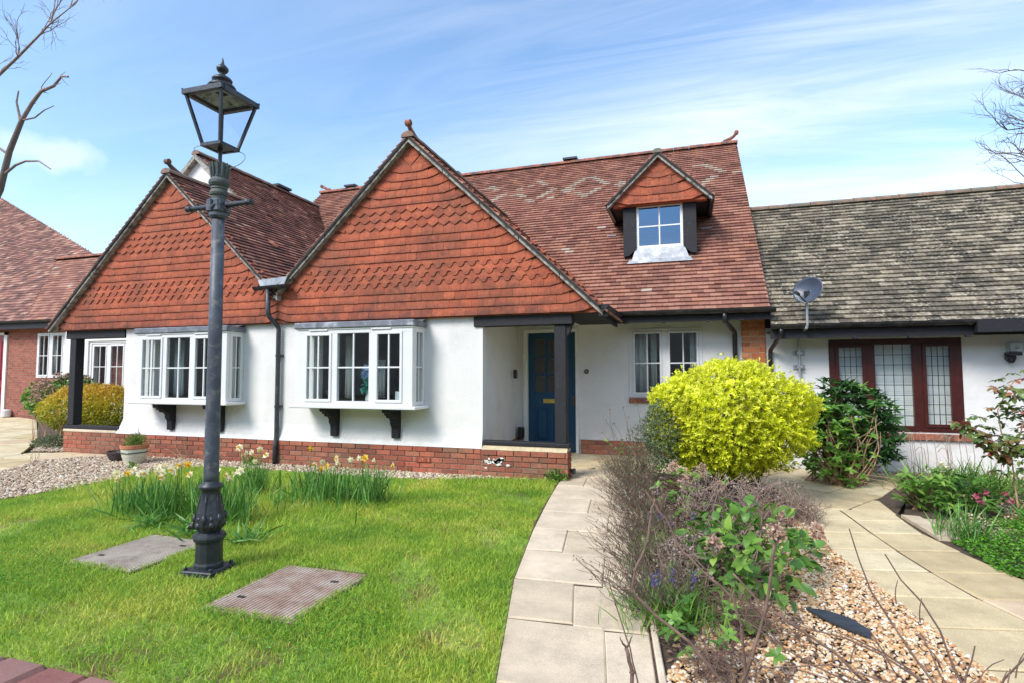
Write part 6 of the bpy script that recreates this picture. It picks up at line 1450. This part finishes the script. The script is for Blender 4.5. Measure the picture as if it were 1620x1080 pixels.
stems('shoots', M_TWIG, t, [(arc((px_, py_, .25), (px_+.06+RNG.normal(0, .05), py_, RNG.uniform(.42, .54)), .1, 5), .006, .004) for _ in range(4)])
m = MB(); bx_, by_ = -8.48, 6.40
bk = thing('wicker_planter', (bx_, by_, 0), 'low dark woven planter to the left of the cream pot', 'planter')
for k in range(9):
    z = .01+k*.016; r = .14+.055*(k/8)**.7; m.tube([(bx_+r*math.cos(a)*1.15, by_+r*math.sin(a), z+.004*math.sin(a*13+k*PI)) for a in np.linspace(0, 2*PI, 40)], .010, 5, cap=False)
m.lathe([(.13, .0), (.18, .12), (.17, .12), (.0, .10)], (bx_, by_), 20); m.build('basket', m_plain('dark_wicker', (.045,.03,.028), .8, .4, 40), bk)
stems('twigs', M_TWIG, bk, [(arc((bx_+RNG.normal(0, .06), by_, .1), (bx_+RNG.normal(0, .2), by_+RNG.normal(0, .1), RNG.uniform(.18, .32)), .2, 5), .003, .0015) for _ in range(26)])
t = thing('dead_perennial', (-7.35, 6.55, 0), 'few bare forked stems against the brick plinth right of the cream pot', 'dead plant')
stems('stems', M_TAN, t, [(arc((-7.4+.08*i, 6.55, 0), (-7.75+.2*i, 6.5, .2+.1*(i % 3)), .08, 5), .005, .003) for i in range(6)])
for (x, y, r, n, mt, lab, nm) in [(-7.55, 5.85, .10, 60, M_LLIME, 'small bright green tuft with an orange bud in front of the cream pot', 'tuft'), (-6.1, 6.55, .16, 160, M_LGREEN, 'low dark green plant at the foot of the brick plinth by the downpipe', 'small_plant'), (-1.58, 6.72, .17, 200, M_LGREEN, 'small green weed at the corner of the porch wall beside the path', 'small_plant')]:
    t = thing(nm, (x, y, 0), lab, 'small plant'); P = np.array([x, y, .02])+rdir(n, .6)*RNG.uniform(.01, r, (n, 1))*np.array([1, .6, .8]); P[:, 2] = np.abs(P[:, 2]); V, F, k = leaves(P, rdir(n, .8), rdir(n), .055, .022, .15, .2); mesh_np('leaves', V, F, np.repeat(RNG.random(n), k), mt, t)

# shrubs by the left porch
sp_ = thing('golden_spirea', (-11.5, 8.0, 0), 'yellow and orange leaved shrub behind the black post of the left porch', 'shrub')
for (c, r, n, s) in [((-11.9, 7.95, .62), (.75, .5, .48), 5200, .5), ((-11.0, 7.9, .66), (.85, .5, .50), 6500, 1.9), ((-10.75, 8.1, .55), (.7, .4, .52), 4500, 4.1)]:
    bush(sp_, 'foliage', M_LSPIR, n, c, r, .055, .030, inner=.72, lump=.10, seed=s, rb=lambda P, d: .35+.45*d[:, 2])
stems('stems', M_TAN, sp_, [(arc((x, 7.6+RNG.normal(0, .1), 0), (x+RNG.normal(0, .15), 7.6+RNG.normal(0, .1), RNG.uniform(.35, .7)), .05, 5), .006, .003) for x in RNG.uniform(-12.4, -10.9, 60)])
hd = thing('hydrangea', (-13.2, 8.6, 0), 'hydrangea covered in faded pink-brown flower heads by the left path', 'shrub')
bush(hd, 'foliage', M_LGREEN, 1700, (-13.05, 8.6, .72), (.85, .6, .55), .10, .06, inner=.7, seed=.3)
bush(hd, 'fresh_foliage', M_LLIME, 420, (-13.75, 8.45, .80), (.30, .3, .35), .10, .06, inner=.5, seed=.9)
for p in shell(46, (-12.95, 8.5, .85), (.85, .6, .48), .9, .7, .05, 2)[0]: dryhead(p, .10, 60, hd)
t = thing('small_plant', (-11.25, 7.15, 0), 'low grey-green plant at the corner of the left porch wall', 'small plant'); bush(t, 'foliage', M_LGREY, 1400, (-11.2, 7.1, .06), (.42, .2, .16), .05, .016, inner=.2)
t = thing('small_plant', (-9.95, 5.75, 0), 'thin bare weed at the edge of the left path', 'small plant'); stems('stems', M_TAN, t, [(arc((-9.2+RNG.normal(0, .03), 5.6, 0), (-9.2+RNG.normal(0, .08), 5.6, RNG.uniform(.15, .32)), .1, 4), .003, .0015) for _ in range(7)])
# tall thin plant in front of the white wall, left of the golden shrub
t = thing('tall_weed', (-.62, 6.9, 0), 'thin dark seed stems standing against the white wall below the window', 'dead plant')
S = []
for e in [(-.95,6.85,.90),(-1.0,6.85,.78),(-.78,6.85,.92),(-.72,6.85,.80),(-.88,6.85,.72),(-1.03,6.8,.62),(-.6,6.9,.98),(-.5,6.9,.85)]: S.append((arc((-.66, 6.9, 0), e, .07, 7, .006), .004, .0018))
stems('stems', M_TWIGP, t, S, 5)
Q = np.array([S[i][0][-1]+Vector(RNG.normal(0, .008, 3)) for i in range(8) for _ in range(8)]); V, F, k = leaves(Q, rdir(len(Q)), rdir(len(Q)), .018, .014, .2, .1); mesh_np('seed_heads', V, F, np.repeat(RNG.random(len(Q)), k), M_SEED, t)
t = thing('leafy_shrub', (-.62, 7.2, 0), 'loose grey-green leafy shrub between the path and the golden shrub', 'shrub')
bush(t, 'foliage', M_LGREY, 1500, (-.50, 7.15, .34), (.38, .28, .36), .040, .018, inner=.3, seed=3, hole=.4)
whorls(t, 'fresh_shoots', M_LLIME, [Vector((-1.0+.06*i, 6.95, .50-.05*i)) for i in range(7)]+[Vector((-.80, 6.95, .36+.05*i)) for i in range(4)], 6, .035, .018)
stems('stems', M_TWIG, t, [(arc((-.5, 7.2, 0), Vector((-.5, 7.15, .34))+Vector(RNG.normal(0, 1, 3))*.2, .1, 5), .004, .002) for _ in range(40)])

# ------------------------------------------------------------------ bare trees beyond the roofs
def limb(S, p0, d, L_, r, depth, spread=.55, up=.15, n=5):
    d = d.normalized(); pts = [p0]; q = p0
    for i in range(n):
        d = (d+Vector(RNG.normal(0, .16, 3))+Vector((0, 0, up*.12))).normalized(); q = q+d*(L_/n); pts.append(q)
    S.append((pts, r, r*.55))
    if depth <= 0: return
    for i in range(2, n+1):
        for _ in range(1 if RNG.random() < .75 else 2):
            s = Vector(RNG.normal(0, 1, 3)); s = (s-d*s.dot(d)).normalized(); limb(S, pts[i], d*(1-spread*.5)+s*spread, L_*RNG.uniform(.45, .7), r*.50, depth-1, spread, up, n)
def line(q, sc_): return [Vector((q[i][0]*sc_, q[i][1]*sc_, 1.35+(q[i][2]-1.35)*sc_)) for i in range(len(q))]
k_ = 1.6   # the tree stands at 26 m
bt = thing('bare_tree', (-50, 26, 0), 'bare pruned tree at the far left edge of the view', 'tree')
S = []
tr_ = line([(-31.5,16,1.5),(-31.0,16,5.0),(-30.4,16,8.0),(-29.27,16,9.6),(-28.76,16,11.28),(-28.02,16,12.62)], k_); tr_[0].z = 0
S.append((tr_, .34, .16)); 
A1 = line([(-28.02,16,12.62),(-27.4,16,13.3),(-26.87,16,13.74),(-26.07,16,13.85),(-25.6,16,14.2),(-25.19,16,14.11)], k_); S.append((A1, .15, .06))
S.append((line([(-28.1,16,12.5),(-28.25,16,12.94),(-28.45,16,13.5),(-28.35,16,14.0)], k_), .10, .05))
S.append((line([(-28.98,16,10.29),(-28.3,16,10.6),(-27.66,16,10.7),(-26.8,16,10.6),(-26.03,16,10.15)], k_), .11, .04))
S.append((line([(-28.0,16,12.6),(-27.2,16,12.6),(-26.6,16,12.85),(-26.01,16,12.95)], k_), .07, .03))
S.append((line([(-28.9,16,11.2),(-29.6,16,11.6),(-30.3,16,11.9)], k_), .10, .07))
up_ = line([(-31.0,16,13.6),(-29.9,16,14.9),(-28.5,16,15.6),(-27.24,16,16.3),(-26.46,16,16.75),(-25.3,16,17.2)], k_); S.append((up_, .13, .03)); S.append((line([(-30.8,16,9.5),(-31.2,16,12),(-31.0,16,13.6)], k_), .3, .14))
for i in range(1, 6):
    for _ in range(3): limb(S, up_[i], Vector((RNG.uniform(-.6, .8), RNG.normal(0, .3), RNG.uniform(.3, 1.2))), RNG.uniform(1.4, 2.6), .04, 2, .5, .1, 4)
for b in (A1[2], A1[3], A1[1]): limb(S, b, Vector((.3, .1, 1)), 1.6, .035, 0)
for i in (1, 2, 3, 4): S.append((arc(A1[i], A1[i]+Vector((RNG.uniform(.3, 1.2), 0, RNG.uniform(-.9, .9))), .12, 5), .035, .012))
stems('trunk', M_BARK, bt, S[:1], 8); stems('branches', m_plain('pale_bark', (.22,.16,.15), .9, .3, 4), bt, S[1:], 6)
bt = thing('bare_tree', (16, 24, 0), 'bare fine-twigged tree showing over the grey roof at the right edge', 'tree')
S = []; k_ = 1.33
tk = line([(12.6,18,0),(12.4,18,4),(12.3,18,8),(12.0,18,12)], k_); tk[0].z = 0; S.append((tk, .30, .16))
for (p, e, r) in [((12.4,18,5.0),(8.0,18,7.15),.09), ((12.3,18,6.4),(7.9,18,7.9),.08), ((12.3,18,4.6),(8.3,18,6.4),.07), ((12.2,18,8.0),(8.5,18,9.3),.07), ((12.3,18,7.2),(8.3,18,8.5),.06), ((12.4,18,5.5),(8.5,18,6.9),.06)]:
    e = (e[0]+.6, e[1], e[2]); P0, P1 = line([p, e], k_); L0 = arc(P0, P1, .05, 9, .06); S.append((L0, r, r*.25))
    for i in range(3, 9):
        for _ in range(2): limb(S, L0[i], (P1-P0).normalized()*.9+Vector(RNG.normal(0, .5, 3)), RNG.uniform(.6, 1.25), .022, 2, .5, .1, 4)
stems('trunk', M_BARK, bt, S[:1], 8); stems('branches', M_BARK, bt, S[1:], 5)
